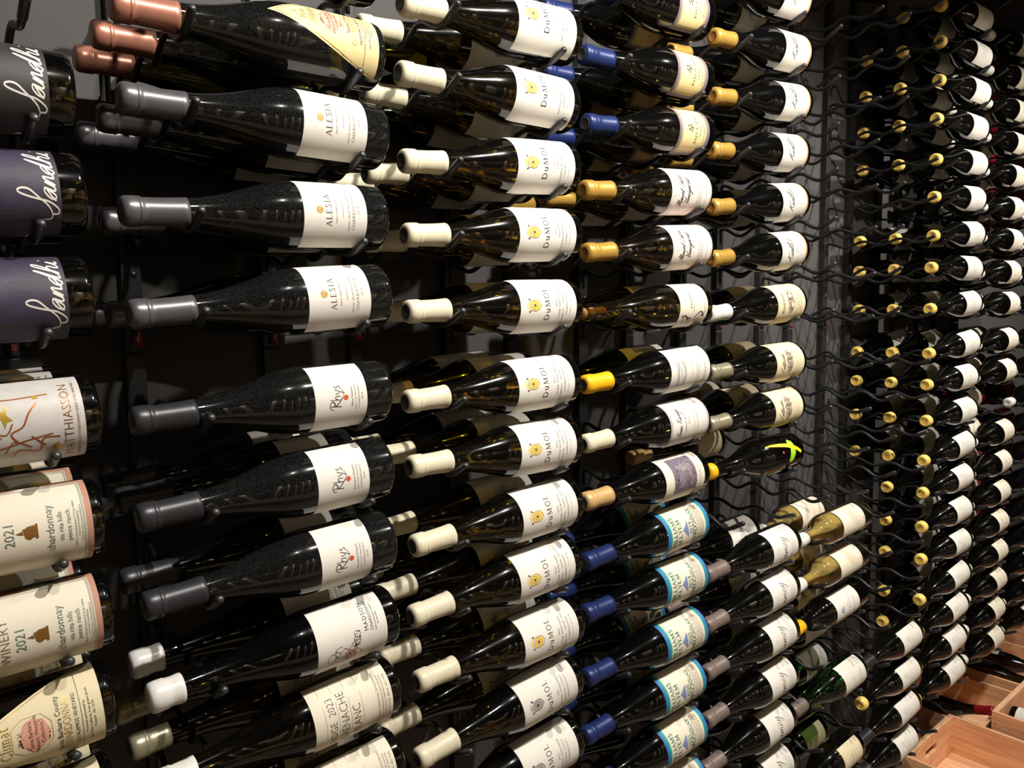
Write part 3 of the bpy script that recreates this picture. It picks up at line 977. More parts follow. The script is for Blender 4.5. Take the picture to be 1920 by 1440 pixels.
# --- pearl label with copper branches
br = [line([(-34, 26), (-10, 28), (26, 24), (34, 26)], 1.2), line([(34, 34), (30, 10), (32, -26)], 1.2), line([(-20, 30), (-16, 10), (-12, -4), (-8, -26)], 1.4),
      line([(-14, 2), (-4, 8), (2, -2), (14, -8), (24, -16)], 1.6), line([(-24, 14), (-12, 6), (-20, -8)], 1.3), line([(-8, -8), (-20, -20)], 1.4),
      line([(0, 24), (-4, 12), (6, 6)], 1.3), line([(-30, 8), (-22, 2), (-26, -14), (-12, -18), (-12, -32)], 1.6), line([(-6, 16), (-16, 24), (-26, 20)], 1.3)]
lf = [poly([(10, 14), (16, 19), (24, 18), (18, 13), (26, 8), (15, 10), (9, 5), (8, 10), (2, 12)]), poly([(12, 26), (19, 30), (20, 24), (14, 22)]),
      poly([(28, -14), (32, -11), (32, -17), (28, -18)]), poly([(-28, -28), (-22, -24), (-18, -30), (-26, -34)])]
bottle_type('MT', 'bottle with pearl label and copper branches', 'bottles with copper branch labels', g=G_OLIVE, cap=(64, 'foil'), capmat=C_BLACK,
            label=dict(v0=16, h=110, hw=58, m=paper_grey, prints=[('branch_drawing', ink_copper, join2(br)), ('leaf_drawing', ink_gold, join2(lf)),
                       ('lettering', ink_bronze, join2([plain_text('MATTHIASSON', 8.4, 2, -44, 1.06, -0.012), plain_text('2018 NAPA VALLEY CHARDONNAY LINDA VISTA VINEYARD', 2.3, 2, -50)]))]),
            back=BACK, phi=3)

# --- cream label with rose border
bottle_type('WC', 'bottle with cream label inside rose border', 'bottles with rose bordered labels', g=G_OLIVE, cap=(64, 'foil'), capmat=C_BLACK,
            label=dict(v0=12, h=116, hw=56, m=paper_ivory, prints=[
                ('border', ink_rose, frame(-56, -58, 56, 58, 5.5)),
                ('frame_line', ink_dkgreen, join2([frame(-49, -51.5, 49, 51.5, 0.4), frame(-47.8, -50.3, 47.8, 50.3, 0.4)])),
                ('lettering', ink_brown, join2([plain_text('WHITCRAFT', 8.2, 0, 37, 1.02), plain_text('WINERY', 8.2, 0, 22, 1.05)])),
                ('lettering', ink_dkgreen, join2([plain_text('2021', 8.6, 0, 9), plain_text('chardonnay', 7.2, 0, -24), plain_text('sta rita hills', 4.6, 0, -32), plain_text('pence ranch', 4.6, 0, -39),
                                                  lines([('unfined unfiltered alcohol 13.1% by volume', 2.0, -43.5), ('produced & bottled by', 2.0, -46.2), ('whitcraft winery santa barbara ca', 2.0, -49)])])),
                ('emblem', ink_bronze, join2([disc(0, -4, 6.2, 18, .22, 4), poly([(-2, 2), (0, 8), (2, 2)]), rect(-7, -10.5, 7, -8.5)]))]), back=BACK, phi=2)

# --- triangular cream label, copper capsule
tri = lambda t: max(0.4, 66 * min(1.0, (1 - t) * 1.02))
leafpts = [(15 * (1 + 0.16 * math.sin(k * 2.1) + 0.10 * math.sin(k * 5.7)) * math.cos(2 * math.pi * k / 60), -7 + 12 * (1 + 0.12 * math.cos(k * 3.3)) * math.sin(2 * math.pi * k / 60)) for k in range(60)]
hexa = [(-11, 12), (11, 12), (18, 2), (18, -14), (8, -22), (-8, -22), (-18, -14), (-18, 2), (-11, 12)]
for key, d, yr in (('CL', 'bottle with cream triangular label and copper capsule', 'Santa Ynez'), ('CM', 'bottle with cream triangular label and copper capsule', 'Santa Barbara County')):
    bottle_type(key, d, 'bottles with triangular labels', g=G_DARK if key == 'CL' else G_OLIVE, cap=(66, 'foil'), capmat=C_COPPER, top=None,
                label=dict(v0=12, h=136, hw=tri, m=paper_tan if key == 'CL' else paper_cream, prints=[
                    ('leaf_print', ink_pink, poly(leafpts)),
                    ('lettering', ink_gold, join2([serif_text('A', 6, 0, 35), serif_text('Bon', 7, 0, 25), serif_text('Climat', 8.5, 0, 13.5), serif_text('CHARDONNAY', 6.2, 0, -38), ribbon([(-60, -60), (-1, 60)], 0.7), ribbon([(60, -60), (1, 60)], 0.7),
                                                   ribbon(hexa, 0.5)])),
                    ('lettering', ink, join2([plain_text('20 | 21', 3.6, 0, 4), plain_text('Santa Barbara', 3.6, 0, -5), plain_text('Historic Vineyards', 3.6, 0, -10), plain_text('Collection', 3.6, 0, -15),
                                              plain_text(yr, 4.8, 0, -30), plain_text('LOS ALAMOS VINEYARD' if key == 'CM' else 'SANFORD & BENEDICT', 3.6, 0, -45),
                                              rect(-50, -48.4, 50, -48), lines([('Produced and bottled by', 2.4, -52.5), ('Santa Maria, California, from grapes grown', 2.4, -56.5), ('Vineyard   Alc 13.5%', 2.4, -60.5)])]))]),
                back=BACK, phi=28 if key == 'CL' else 8, jit=2)

# --- white label, gold seal, spaced capitals
bottle_type('AL', 'grey-capped bottle with gold seal white label', 'bottles with gold seal labels', g=G_DARK, cap=(67, 'foil'), capmat=C_GREY, top=T_DARK,
            label=dict(v0=34, h=83, hw=54, m=paper, prints=[
                ('seal', art_coin, disc(0, 21, 4.6, 24)),
                ('lettering', ink, serif_text('ALESIA', 7.2, 0, 6, 0.34)),
                ('lettering', ink_grey, join2([plain_text('RHYS VINEYARDS', 2.3, 0, -1.5, 1.25), rect(-9, -9, 9, -8.6), plain_text('SANTA CRUZ MOUNTAINS', 2.4, 0, -18, 1.3)])),
                ('lettering', ink_pale, join2([plain_text('CHARDONNAY', 4.2, 0, -25, 1.2), plain_text('2018', 2.8, 0, -31, 1.3)]))]), back=BACK, phi=6, jit=4)
# --- white label, red dot
rhys = join2([ribbon(catmull([(-14.6, 10), (-13, 14.6), (-8.5, 16.4), (-4, 14), (-5, 10.6), (-9.5, 8.6), (-4.5, 3), (2, -2), (8, -2.5), (12, 0)], 7), [0.4 + 0.8 * min(1, k / 24) if k < 48 else 0.5 for k in range(64)]),
              ribbon([(-9.6, 15), (-10.2, 8), (-10.8, 1)], .95), ribbon([(-1.6, 15.5), (-2, 8), (-2.4, 1)], .8), ribbon(catmull([(-2.2, 5), (.4, 8.6), (2.4, 7.6), (2.2, 1.6)], 5), 0.9),
              ribbon(catmull([(5, 8.4), (6.2, 3.4), (7.6, 3)], 5), 0.9), ribbon(catmull([(10.4, 8.4), (8.2, 2), (5.6, -4)], 5), 0.9), ribbon(catmull([(15.6, 8), (13.2, 8.2), (13, 5.6), (15.2, 4), (14.4, 1.4), (11.6, 1.4)], 5), 0.9)])
for key, vn in (('RH', 'Horseshoe Vineyard'), ('RJ', 'Alpine Vineyard')):
    bottle_type(key, 'black-capped bottle with red dot white label', 'bottles with red dot labels', g=G_DARK, cap=(66, 'foil'), capmat=C_BLACK, top=T_DARK,
                label=dict(v0=40, h=70, hw=52, m=paper, prints=[
                    ('lettering', ink, rhys), ('red_dot', ink_red, disc(0, -5.5, 3.3, 22)),
                    ('lettering', ink_grey, join2([plain_text(vn, 2.8, 0, -15), plain_text('Santa Cruz Mountains', 2.3, 0, -19.5, 1.15), plain_text('CHARDONNAY', 2.6, 0, -24.5, 1.3), plain_text('2018', 2.4, 0, -29, 1.3)]))]),
                back=BACK, phi=6, jit=4)
# --- line drawing label, white wax
faces = join2([scribble(-14, -8, 9, 13, 7, 5), scribble(-2, -18, 8, 9, 6, 9), line([(-24, 2), (-22, 12), (-14, 14), (-10, 8), (-16, 2), (-8, -6), (-14, -12), (-22, -14), (-26, -6), (-24, 2)], .5), scribble(-15, -24, 7, 5, 6, 2)])
bottle_type('MD', 'white wax bottle with line drawing label', 'bottles with line drawing labels', g=G_BLACK, cap=(36, 'wax'), capmat=C_WAX,
            label=dict(v0=22, h=98, hw=56, m=paper, prints=[('colour_wash', ink_pink, disc(-20, 4, 8, 20, .15, 3)), ('line_drawing', ink, ([(q[0] * 1.2 + 2, q[1] * 1.1 + 20) for q in faces[0]], faces[1])),
                       ('lettering', ink, join2([plain_text('MADSON', 5.8, 24, -22, 1.2), plain_text('CHARDONNAY', 4.2, 24, -29, 1.0), plain_text('Sanford & Benedict Vineyard', 2.2, 20, -33.5), plain_text('Sta. Rita Hills', 2.2, 17, -37.5)]))]),
            back=BACK, phi=4)
# --- cream label, tall thin capitals
rid = join2([plain_text('RIDGE  2023', 10, -2, 26, 1.02, -0.02), plain_text('GRENACHE', 11.5, -3, 9, 1.0, -0.02), plain_text('BLANC', 11.5, -13, -8, 1.0, -0.02)])
ridl = join2([rect(-58, 40, 58, 40.3), rect(-58, 22.5, 58, 22.8), rect(-58, 5.5, 58, 5.8), rect(-58, -11.5, 58, -11.2)])
rids = join2([plain_text('GRENACHE BLANC, 14% PICPOUL, 7% ROUSSANNE', 3.0, 0, -36), plain_text('ESTATE GROWN AND BOTTLED BY RIDGE VINEYARDS', 2.4, 0, -41), plain_text('17100 MONTE BELLO ROAD CUPERTINO CALIFORNIA', 2.4, 0, -45), plain_text('PRODUCT OF U.S.A.  750 mL  ALC 14.0%', 3.2, 0, -51)])
for key, cm_, dd in (('RI', C_WHITE, 'bottle with tall thin capitals on cream'), ('RS', C_SILVER, 'silver-capped bottle with tall thin capitals')):
    bottle_type(key, dd, 'bottles with tall thin capitals', g=G_OLIVE, cap=(46, 'foil'), capmat=cm_, top=T_DARK,
                label=dict(v0=16, h=110, hw=58, m=paper_ivory, prints=[('lettering', ink, ([(q[0] * .84 + 1, q[1]) for q in rid[0]], rid[1])), ('rule_lines', ink_gold, ridl), ('small_print', ink_brown, ([(q[0] * .84, q[1]) for q in rids[0]], rids[1]))]), back=BACK, phi=2)

# --- white crest label, ivory capsule
crest = [(-9, 10), (-5, 8), (0, 9.5), (5, 8), (9, 10), (7.5, 5), (8.5, -2), (7, -8), (3, -10.5), (0, -13), (-3, -10.5), (-7, -8), (-8.5, -2), (-7.5, 5)]
crl = join2([ribbon(crest + crest[:1], 0.7), line([(-6, 1), (0, 5), (6, 1), (0, -6), (-6, 1)], .6), disc(9.2, 10.2, 1.6), disc(-9.2, 10.2, 1.6), disc(0, 0, 2.2)])
crown = join2([poly([(-5, 11), (-6, 15), (-2.5, 13), (0, 16.5), (2.5, 13), (6, 15), (5, 11)])])


def crest_label(rows, last=False):
    sh = lambda g_: ([(p[0] - 2, p[1] + 30) for p in g_[0]], g_[1])
    return dict(v0=18, h=114, hw=60, m=paper, prints=[
        ('crest', ink_pale if last else ink_crest, sh(join2([poly(crest), crown]))), ('crest_lines', ink if last else ink_purple, sh(crl)),
        ('lettering', ink, serif_text('DuMOL', 9.6, 0, 0, 0.34)),
        ('lettering', ink_grey, join2([plain_text(s, z, 0, v, 1.2) for s, z, v in rows]))])


bottle_type('DA', 'ivory-capped bottle with crest label', 'ivory-capped bottles with crest labels', g=G_OLIVE, cap=(66, 'foil'), capmat=C_IVORY, top=T_DARK,
            label=crest_label([('2021', 3.4, -15), ('CHLOE', 3.8, -22), ('RUSSIAN RIVER VALLEY', 3.6, -29.5), ('CHARDONNAY', 3.6, -37), ('ALCOHOL 14.1% BY VOLUME', 2.0, -44)]), back=BACKB, phi=4)
bottle_type('DB', 'ivory-capped bottle with crest label', 'ivory-capped bottles with crest labels', g=G_OLIVE, cap=(66, 'foil'), capmat=C_IVORY, top=T_DARK,
            label=crest_label([('2022', 3.4, -15), ('HYDE VINEYARD', 3.8, -22), ('CARNEROS - NAPA VALLEY', 3.6, -29.5), ('CHARDONNAY', 3.6, -37), ('ALCOHOL 14.1% BY VOLUME', 2.0, -44)]), back=BACKB, phi=8)
bottle_type('DC', 'ivory-capped bottle with grey crest label', 'ivory-capped bottles with crest labels', g=G_OLIVE, cap=(66, 'foil'), capmat=C_IVORY, top=T_DARK,
            label=crest_label([('2021', 3.4, -15), ('ESTATE VINEYARD', 3.8, -22), ('SONOMA COAST', 3.6, -29.5), ('CHARDONNAY', 3.6, -37)], True), back=BACKB, phi=8)

# --- fourth column labels
tree = join2([disc(0, 10 + 0, 1.6), disc(-4, 13, 1.6), disc(4, 13, 1.6), disc(-2, 17, 1.6), disc(3, 18, 1.6), disc(-6, 8, 1.4), disc(6, 8, 1.4), disc(0, 5, 1.6), disc(-3, 8, 1.2), disc(3, 7, 1.2), line([(0, 4), (-1, 10), (-3, 16)], .6), line([(0, 4), (2, 10), (4, 16)], .6)])
bottle_type('PH', 'blue-capped bottle with mauve edged cream label', 'blue-capped bottles with mauve edged labels', g=G_BLACK, cap=(64, 'foil'), capmat=C_BLUE, top=T_DARK,
            label=dict(v0=24, h=86, hw=54, m=paper_tan, prints=[
                ('border', ink_mauve, join2([rect(-54, 36, 54, 43), rect(-54, -43, 54, -35), rect(-54, -36, -46, 36), rect(46, -36, 54, 36)])),
                ('frame_line', ink, join2([frame(-44.5, -33.5, 44.5, 34.5, .8), frame(-42.8, -31.8, 42.8, 32.8, .4)])),
                ('tree_emblem', ink, tree), ('lettering', ink, join2([serif_text('PATZ & HALL', 6.0, 0, -8, .14), dash(-16, 16, 1.8, 1), dash(-21, 5, 1.8, 2), dash(-27, 24, 1.8, 3)]))]), back=BACK, phi=2)
bottle_type('ME', 'gold-capped bottle with marbled script label', 'gold-capped bottles with marbled labels', g=G_OLIVE, cap=(64, 'foil'), capmat=C_GOLD, top=T_GOLDD,
            label=dict(v0=10, h=114, hw=58, m=art_marble, prints=[
                ('border', paper, frame(-58, -57, 58, 57, 2.2)), ('frame_line', ink_brown, frame(-55, -54, 55, 54, .5)),
                ('lettering', ink, join2([script_text('Mount Eden', 6.6, .45, .14, 0, 24), script_text('Vineyards', 6.6, .45, .14, 2, 6)])),
                ('lettering', ink_pale, join2([dash(-18, 24, 2.4, 4), plain_text('CHARDONNAY', 4.6, 0, -28, 1.4), rect(-36, -22.4, 36, -22), dash(-42, 22, 1.8, 5)]))]), back=BACK, phi=0)
swirl = join2([line([(-34, -4), (-24, -8), (-16, -20), (-20, -28), (-26, -30)], 2.2), line([(-40, 14), (-30, 12), (-24, 18), (-22, 26), (-26, 28)], 2.4), line([(-40, 6), (-30, 4), (-27, 10), (-28, 16)], 2.0),
               line([(-40, 24), (-30, 26), (-20, 34)], 1.2), line([(-40, -8), (-28, -14), (-16, -34)], 0.8), disc(-24, 28, 2.2), disc(-28, 16, 2.0), disc(-22, -27, 2.2)])
bottle_type('KE', 'uncapped bottle with swirl label and visible cork', 'bottles with swirl labels', g=G_OLIVE, cork=True,
            label=dict(v0=19, h=82, hw=52, m=paper_ivory, prints=[('swirl_drawing', ink, swirl), ('lettering', ink, plain_text('KESNER', 5.4, 6, 6, 1.2)),
                       ('lettering', ink_grey, join2([dash(0, 16, 1.5, 6), dash(-32, 26, 1.5, 7), rect(-20, -35, 30, -34.6)]))]), back=BACK, phi=8)
lens = line([(-22, 22), (-8, 27), (0, 28), (8, 27), (22, 22)], 0.4)
bottle_type('LU', 'yellow-capped bottle with grey diamond label', 'bottles with grey diamond labels', g=G_BLACK, cap=(60, 'foil'), capmat=C_AMBER, top=T_DARK,
            label=dict(v0=8, h=114, hw=56, m=paper, prints=[
                ('band_print', art_band, rect(-24, 14, 24, 40)), ('diamond', paper, poly([(-24, 27), (-10, 32), (0, 34.5), (10, 32), (24, 27), (10, 22), (0, 19.5), (-10, 22)])),
                ('lettering', ink_grey, join2([plain_text('- LUTUM -', 5.0, 0, 25), dash(-18, 22, 1.6, 8), dash(-24, 16, 1.6, 9), frame(-26, -46, 26, -38, .3), dash(-42, 22, 1.8, 10)])),
                ('lettering', ink_straw, dash(-6, 26, 3.6, 11))]), back=BACK, phi=0)
bottle_type('BR', 'white-capped bottle with ruled script label', 'bottles with ruled script labels', g=G_BLACK, cap=(62, 'foil'), capmat=C_IVORY, top=T_DARK,
            label=dict(v0=9, h=112, hw=56, m=paper, prints=[
                ('frame_line', ink, join2([frame(-54, -54, 54, 54, .8), frame(-52, -52, 52, 52, .35)])),
                ('lettering', ink, join2([script_text('Beau Rivage', 6.0, .45, .14, 0, 25), plain_text('CHENIN BLANC', 3.8, 0, 12, 1.3), plain_text('2022', 3.4, 0, 3, 1.4)])),
                ('lettering', ink_grey, join2([rect(-26, -12, 26, -11.5), dash(-22, 22, 2.0, 12), line([(24, -30), (34, -34), (30, -44), (44, -46)], .8)]))]), back=BACK, phi=6)
bottle_type('PX', 'tan-capped bottle with dark bramble picture label', 'bottles with bramble picture labels', g=G_BLACK, cap=(62, 'foil'), capmat=C_TAN, top=T_DARK,
            label=dict(v0=20, h=112, hw=58, m=paper_ivory, prints=[('bramble_picture', art_dark, rect(-24, -32, 46, 34)), ('bramble_twigs', ink_pale, scribble(8, 0, 20, 20, 26, 8, .5)),
                       ('lettering', ink_grey, join2([dash(-40, 34, 1.6, 13), dash(-45, 20, 1.4, 14)]))]), back=BACK, phi=6)
for key, yr in (('W1', '2019'), ('W2', '2020'), ('W3', '2021')):
    bottle_type(key, 'blue-capped bottle with blue striped mountain label', 'blue-capped bottles with striped mountain labels', g=G_BLACK, cap=(64, 'foil'), capmat=C_BLUE, top=T_DARK,
                label=dict(v0=6, h=122, hw=60, m=paper_ivory, prints=[
                    ('blue_stripe', ink_blue, rect(-60, 55, 60, 61)), ('blue_stripe', ink_blue, rect(-60, -61, 60, -54)), ('teal_stripe', ink_teal, rect(-60, 50, 60, 55)), ('teal_stripe', ink_teal, rect(-60, -54, 60, -50)),
                    ('lettering', ink_green, join2([serif_text('WILLIAMS', 9.4, 0, 36, .2, 1.6), serif_text('SELYEM', 9.4, -2, 22, .2, 1.6), serif_text('CHARDONNAY', 8.6, 0, -21, .1, 1.6), plain_text(yr, 8.6, 0, -8, 1, .01)])),
                    ('mountain', art_hill, poly([(-15, 3), (15, 3), (8, 10), (1, 19), (-8, 10)])),
                    ('small_print', ink_brown, join2([dash(-11, 20, 2.0, 15)] + [dash(-26 - 4.2 * k, 40, 1.8, 16 + k) for k in range(5)]))]), back=BACK, phi=8, jit=3)

# --- fifth column labels
bottle_type('KI', 'gold-capped bottle with fine script white label', 'gold-capped bottles with fine script labels', g=G_BLACK, cap=(60, 'foil'), capmat=C_GOLD, top=T_GOLDD,
            label=dict(v0=16, h=98, hw=56, m=paper, prints=[
                ('tan_strip', ink_tan, rect(-56, -49, 56, -44)), ('frame_line', ink_pale, join2([frame(-55, -41, 55, 44, .5), frame(-53, -39, 53, 42, .3)])),
                ('lettering', ink, script_text('Kistler', 9.4, .5, .13, 0, 6)),
                ('lettering', ink_pale, join2([script_text('uuntes', 2.6, .45, .14, 0, -8), script_text('sumou roll', 2.2, .45, .14, 0, -16), dash(-24, 18, 1.6, 30), dash(-30, 12, 1.6, 31)]))]), back=BACK, phi=4, jit=4)
vign = poly([(26 * math.cos(2 * math.pi * k / 40) * (1 + .1 * math.sin(k * 4.1)), 13 * math.sin(2 * math.pi * k / 40) * (1 + .14 * math.cos(k * 3.7))) for k in range(40)])
shift = lambda g_, u, v: ([(p[0] + u, p[1] + v) for p in g_[0]], g_[1])
bottle_type('BE', 'white-capped bottle with engraved barrel label', 'bottles with engraved labels', g=G_BLACK, cap=(60, 'foil'), capmat=C_WHITE, top=T_DARK,
            label=dict(v0=13, h=107, hw=58, m=paper_cream, prints=[
                ('engraving', art_vignette, shift(vign, 0, 2)), ('engraved_barrels', paper_cream, join2([disc(-8, -2, 5.2), disc(13, 2, 5.2)])),
                ('lettering', ink, serif_text('SELLECELLE', 6.2, -2, 28, .1, 1.5)), ('frame_line', ink_tan, frame(-55, -50, 55, 50, .4)),
                ('small_print', ink_brown, join2([dash(-20, 26, 2.0, 32), dash(-28, 20, 2.4, 33), dash(-36, 24, 1.8, 34), rect(-34, -40, 34, -39.7)]))]), back=BACK, phi=6)
bottle_type('LI', 'silver-capped bottle with engraved hillside label', 'silver-capped bottles with engraved labels', g=G_BLACK, cap=(62, 'foil'), capmat=C_SILVER, top=T_DARK,
            label=dict(v0=14, h=108, hw=58, m=paper_cream, prints=[
                ('engraving', art_vignette, shift(vign, 0, 4)), ('lettering', ink, script_text('Littorai', 7.6, .5, .12, -2, 22)), ('frame_line', ink_tan, frame(-55, -50, 55, 50, .35)),
                ('small_print', ink_pale, join2([dash(-18, 22, 1.8, 35), dash(-25, 26, 1.8, 36), dash(-31, 22, 1.6, 37), dash(-37, 18, 1.6, 38)]))]), back=BACK, phi=6)
ban = line([(34, 62), (32, 40), (29, 14), (24, -14), (15, -40), (4, -58)], [1.0 + 8.0 * math.sin(math.pi * min(1, k / 40)) ** .8 if k < 20 else 9.0 - 0.25 * (k - 20) for k in range(31)])
bottle_type('BA', 'bottle with yellow curved leaf and red dot', 'bottles with painted leaves', g=G_BLACK, cap=(4, 'foil'), capmat=C_AMBER, cork=True,
            label=None, back=dict(v0=20, h=90, hw=34, m=paper), phi=4)
# painted straight on the glass
_o = outer(BURG)
TYPES['BA']['parts'] = [q for q in TYPES['BA']['parts'] if q[0] != 'capsule']
for nm_, m_, g_ in (('painted_leaf', ink_lime, poly([(38, -22), (30, -16), (18, -20), (4, -16), (-10, -12), (-14, -18), (-10, -28), (4, -36), (18, -38), (32, -34)])), ('painted_banana', ink_yellow, ban), ('painted_dot', ink_red, disc(12, 10, 2.8))):
    TYPES['BA']['parts'].append((nm_, wrap(nm_, g_, _o, 41.3, 76, 0.4 if nm_ == 'painted_banana' else 0.25, 0, m_), m_, []))
TYPES['BA']['parts'].append(('neck_ring', lathe('neck_ring', [(286, 16.0), (287, 16.6), (300, 16.6), (303, 15.6), (305, 12), (305.2, 9.2)], 32), C_AMBER, []))
bottle_type('RA', 'taupe-capped bottle with brush script white label', 'taupe-capped bottles with brush script labels', g=G_BLACK, cap=(64, 'foil'), capmat=C_TAUPE, top=T_DARK,
            label=dict(v0=19, h=98, hw=56, m=paper, prints=[
                ('lettering', ink, script_text('Ramey', 11.0, .4, .085, -8, -4, wide=1.25)),
                ('lettering', ink_pale, join2([dash(30, 5, 2.2, 39), dash(-24, 26, 2.0, 40), dash(-31, 30, 1.7, 41), dash(-37, 22, 1.5, 42)]))]), back=BACK, phi=10, jit=4)
# script initial on the taupe capsule
# --- sixth column
rays = join2([line([(14 + (3 + 2.6 * k) * math.cos(a * .42 + .6) * 1.1, -18 + (3 + 2.6 * k) * math.sin(a * .42 + .6)) for a in range(9)], .5, 4) for k in range(11)])
bottle_type('CG', 'clear golden wine bottle with wavy label', 'clear bottles of golden wine', prof=BORD, g=G_CLEAR, cap=(34, 'foil'), capmat=C_WHITE, top=C_WHITE, wine=True,
            label=dict(v0=46, h=108, hw=40, m=paper_ivory, prints=[('wavy_lines', ink_ray, ([(min(40, max(-40, p[0])), min(53, max(-53, p[1]))) for p in rays[0]], rays[1])), ('lettering', ink_pale, join2([dash(-44, 10, 2.0, 43), dash(-49, 18, 2.0, 44)]))]), back=dict(v0=50, h=80, hw=26, m=paper), phi=26, jit=3)
shield = join2([disc(0, 14, 2.6), disc(-6, 12, 1.8), disc(6, 12, 1.8), disc(-4, 19, 1.6), disc(4, 19, 1.6), disc(0, 22, 1.4), line([(-8, 6), (-4, 10), (0, 6), (4, 10), (8, 6)], 1.2), line([(-7, 16), (-2, 16), (0, 20)], .9), line([(7, 16), (2, 16)], .9)])
bottle_type('LB', 'yellow-capped dark bottle with blue emblem label', 'dark bottles with emblem labels', prof=BORD, g=G_BLACK, cap=(34, 'foil'), capmat=C_AMBER, top=C_AMBER,
            label=dict(v0=56, h=112, hw=44, m=paper, prints=[('emblem', ink_blue, shift(shield, -6, 14)), ('lettering', ink, line([(-22, -6), (-16, 2), (-12, -8), (-6, -2), (0, -10), (8, -4), (16, -14), (26, -10)], .7)),
                       ('small_print', ink_pale, join2([dash(2, 6, 2.0, 45), dash(-26, 24, 1.8, 46), dash(-32, 18, 1.6, 47)]))]), back=dict(v0=60, h=86, hw=26, m=paper), phi=14)
bottle_type('LC', 'dark bottle with cream black emblem label', 'dark bottles with emblem labels', prof=BORD, g=G_BLACK, cap=(34, 'foil'), capmat=C_AMBER, top=C_AMBER,
            label=dict(v0=56, h=112, hw=44, m=paper_ivory, prints=[('emblem', ink, shift(shield, 0, 14))]), back=None, phi=30)
bottle_type('GR', 'bright green bottle with pink sprig label', 'green glass bottles', g=G_GREEN, cap=(52, 'foil'), capmat=C_TAUPE, top=T_DARK,
            label=dict(v0=16, h=104, hw=50, m=paper, prints=[('sprig_drawing', ink_pink, join2([line([(-14, -10), (-8, 4), (0, 10), (8, 18)], .7), line([(-8, 4), (-14, 10)], .7), line([(0, 10), (-4, 18)], .7), line([(-2, 6), (6, 6)], .7), disc(8, 19, 1.4), disc(-14, 11, 1.3), disc(-4, 19, 1.3)])),
                       ('lettering', ink_pale, join2([dash(-16, 6, 2.2, 48), dash(-26, 18, 2.8, 49), dash(-34, 20, 1.6, 50)]))]), back=dict(v0=30, h=70, hw=28, m=paper_lime), phi=10)
bottle_type('LM', 'dark bottle with lime green label', 'bottles with lime labels', g=G_BLACK, cap=(60, 'foil'), capmat=C_BLACK, top=T_DARK,
            label=dict(v0=40, h=52, hw=50, m=paper_lime, prints=[('lettering', ink_dkgreen, plain_text('ZAPATA', 6.5, 0, -6, 1.2))]), back=None, phi=0)
bottle_type('TP', 'dark bottle with plain cream label', 'bottles with plain cream labels', g=G_BLACK, cap=(60, 'foil'), capmat=C_TAN, top=T_DARK,
            label=dict(v0=20, h=92, hw=44, m=paper_cream, prints=[('frame_line', ink_tan, frame(-41, -43, 41, 43, .4)), ('lettering', ink_brown, join2([plain_text('ZAPATA', 5.4, 0, 2, 1.2), dash(-10, 16, 1.8, 51)]))]), back=BACK, phi=4)
# --- right hand columns
sm = lambda: join2([shift(dash(26, 7, 5.0, 52), 14, 0), dash(14, 20, 2.4, 53), dash(4, 24, 1.8, 54), dash(-4, 20, 1.8, 55), shift(dash(38, 5, 2.4, 56), 16, 0)])
bottle_type('C8', 'yellow-topped dark bottle with white label', 'yellow-topped bottles with white labels', g=G_BLACK, cap=(22, 'ring'), capmat=C_YELLOW, top=T_AMBER,
            label=dict(v0=20, h=112, hw=44, m=paper, prints=[('lettering', ink_pale, sm())]), back=dict(v0=30, h=80, hw=28, m=paper_ivory), phi=8)
bottle_type('C7', 'dark-capped bottle with white label', 'dark-capped bottles with white labels', g=G_BLACK, cap=(60, 'foil'), capmat=C_BLACK, top=T_DARK,
            label=dict(v0=20, h=112, hw=44, m=paper, prints=[('lettering', ink_pale, sm())]), back=dict(v0=30, h=80, hw=28, m=paper_ivory), phi=8)
bottle_type('C9', 'white-topped dark bottle with cream label', 'white-topped bottles with cream labels', g=G_BLACK, cap=(40, 'foil'), capmat=C_WHITE, top=C_WHITE,
            label=dict(v0=14, h=92, hw=46, m=paper_ivory, prints=[('lettering', ink_brown, join2([dash(16, 18, 3.4, 57), dash(4, 12, 2.0, 58), disc(-6, -14, 2.6), dash(-24, 14, 1.8, 59)]))]), back=dict(v0=30, h=76, hw=28, m=paper_ivory), phi=6)
bottle_type('RD', 'dark bottle with red label', 'dark bottles with red labels', g=G_BLACK, cap=(60, 'foil'), capmat=C_RED, top=C_RED,
            label=dict(v0=24, h=84, hw=50, m=paper_red, prints=[('frame_line', ink_gold, frame(-46, -38, 46, 38, .6))]), back=None, phi=6)

# ---------------------------------------------------------------- placing the bottles
NECK_R = 0.0164


def bottle_matrix(T, c, r, k, dx=0.0, phi=0.0):
    yv, hn = rest(NECK_R, k, NECK_A)
    _, hb = rest(T['R'] / 1000, k, BODY_A)
    zn = row_z(r) + bend(c, 'neck', r) + hn
    zb = row_z(r) - DROP + bend(c, 'body', r) + hb
    x0 = col_x(c)
    th = math.atan2(zb - zn, BODY)
    ct, st = math.cos(th), math.sin(th)
    xb = 0.237 + dx
    base = Vector((x0 + xb * ct, yv, zn + xb * st))
    M = Matrix(((-st, 0, -ct, base.x), (0, 1, 0, base.y), (ct, 0, -st, base.z), (0, 0, 0, 1)))
    return M @ Matrix.Rotation(math.radians(phi), 4, 'Z')


DEPTH = ['front', 'middle', 'rear']


def add_bottle(key, mw, label, group=None, full=True):
    T = TYPES[key]
    t = empty('wine_bottle', label, 'wine bottle', group or T['group'], mw)
    for nm, me, m, sub in T['parts']:
        if len(me.materials) == 0:
            me.materials.append(m)
        o = link(nm, me, None, t)
        if full:
            for snm, sme, smm in sub:
                if len(sme.materials) == 0:
                    sme.materials.append(smm)
                link(snm, sme, None, o)
    return t


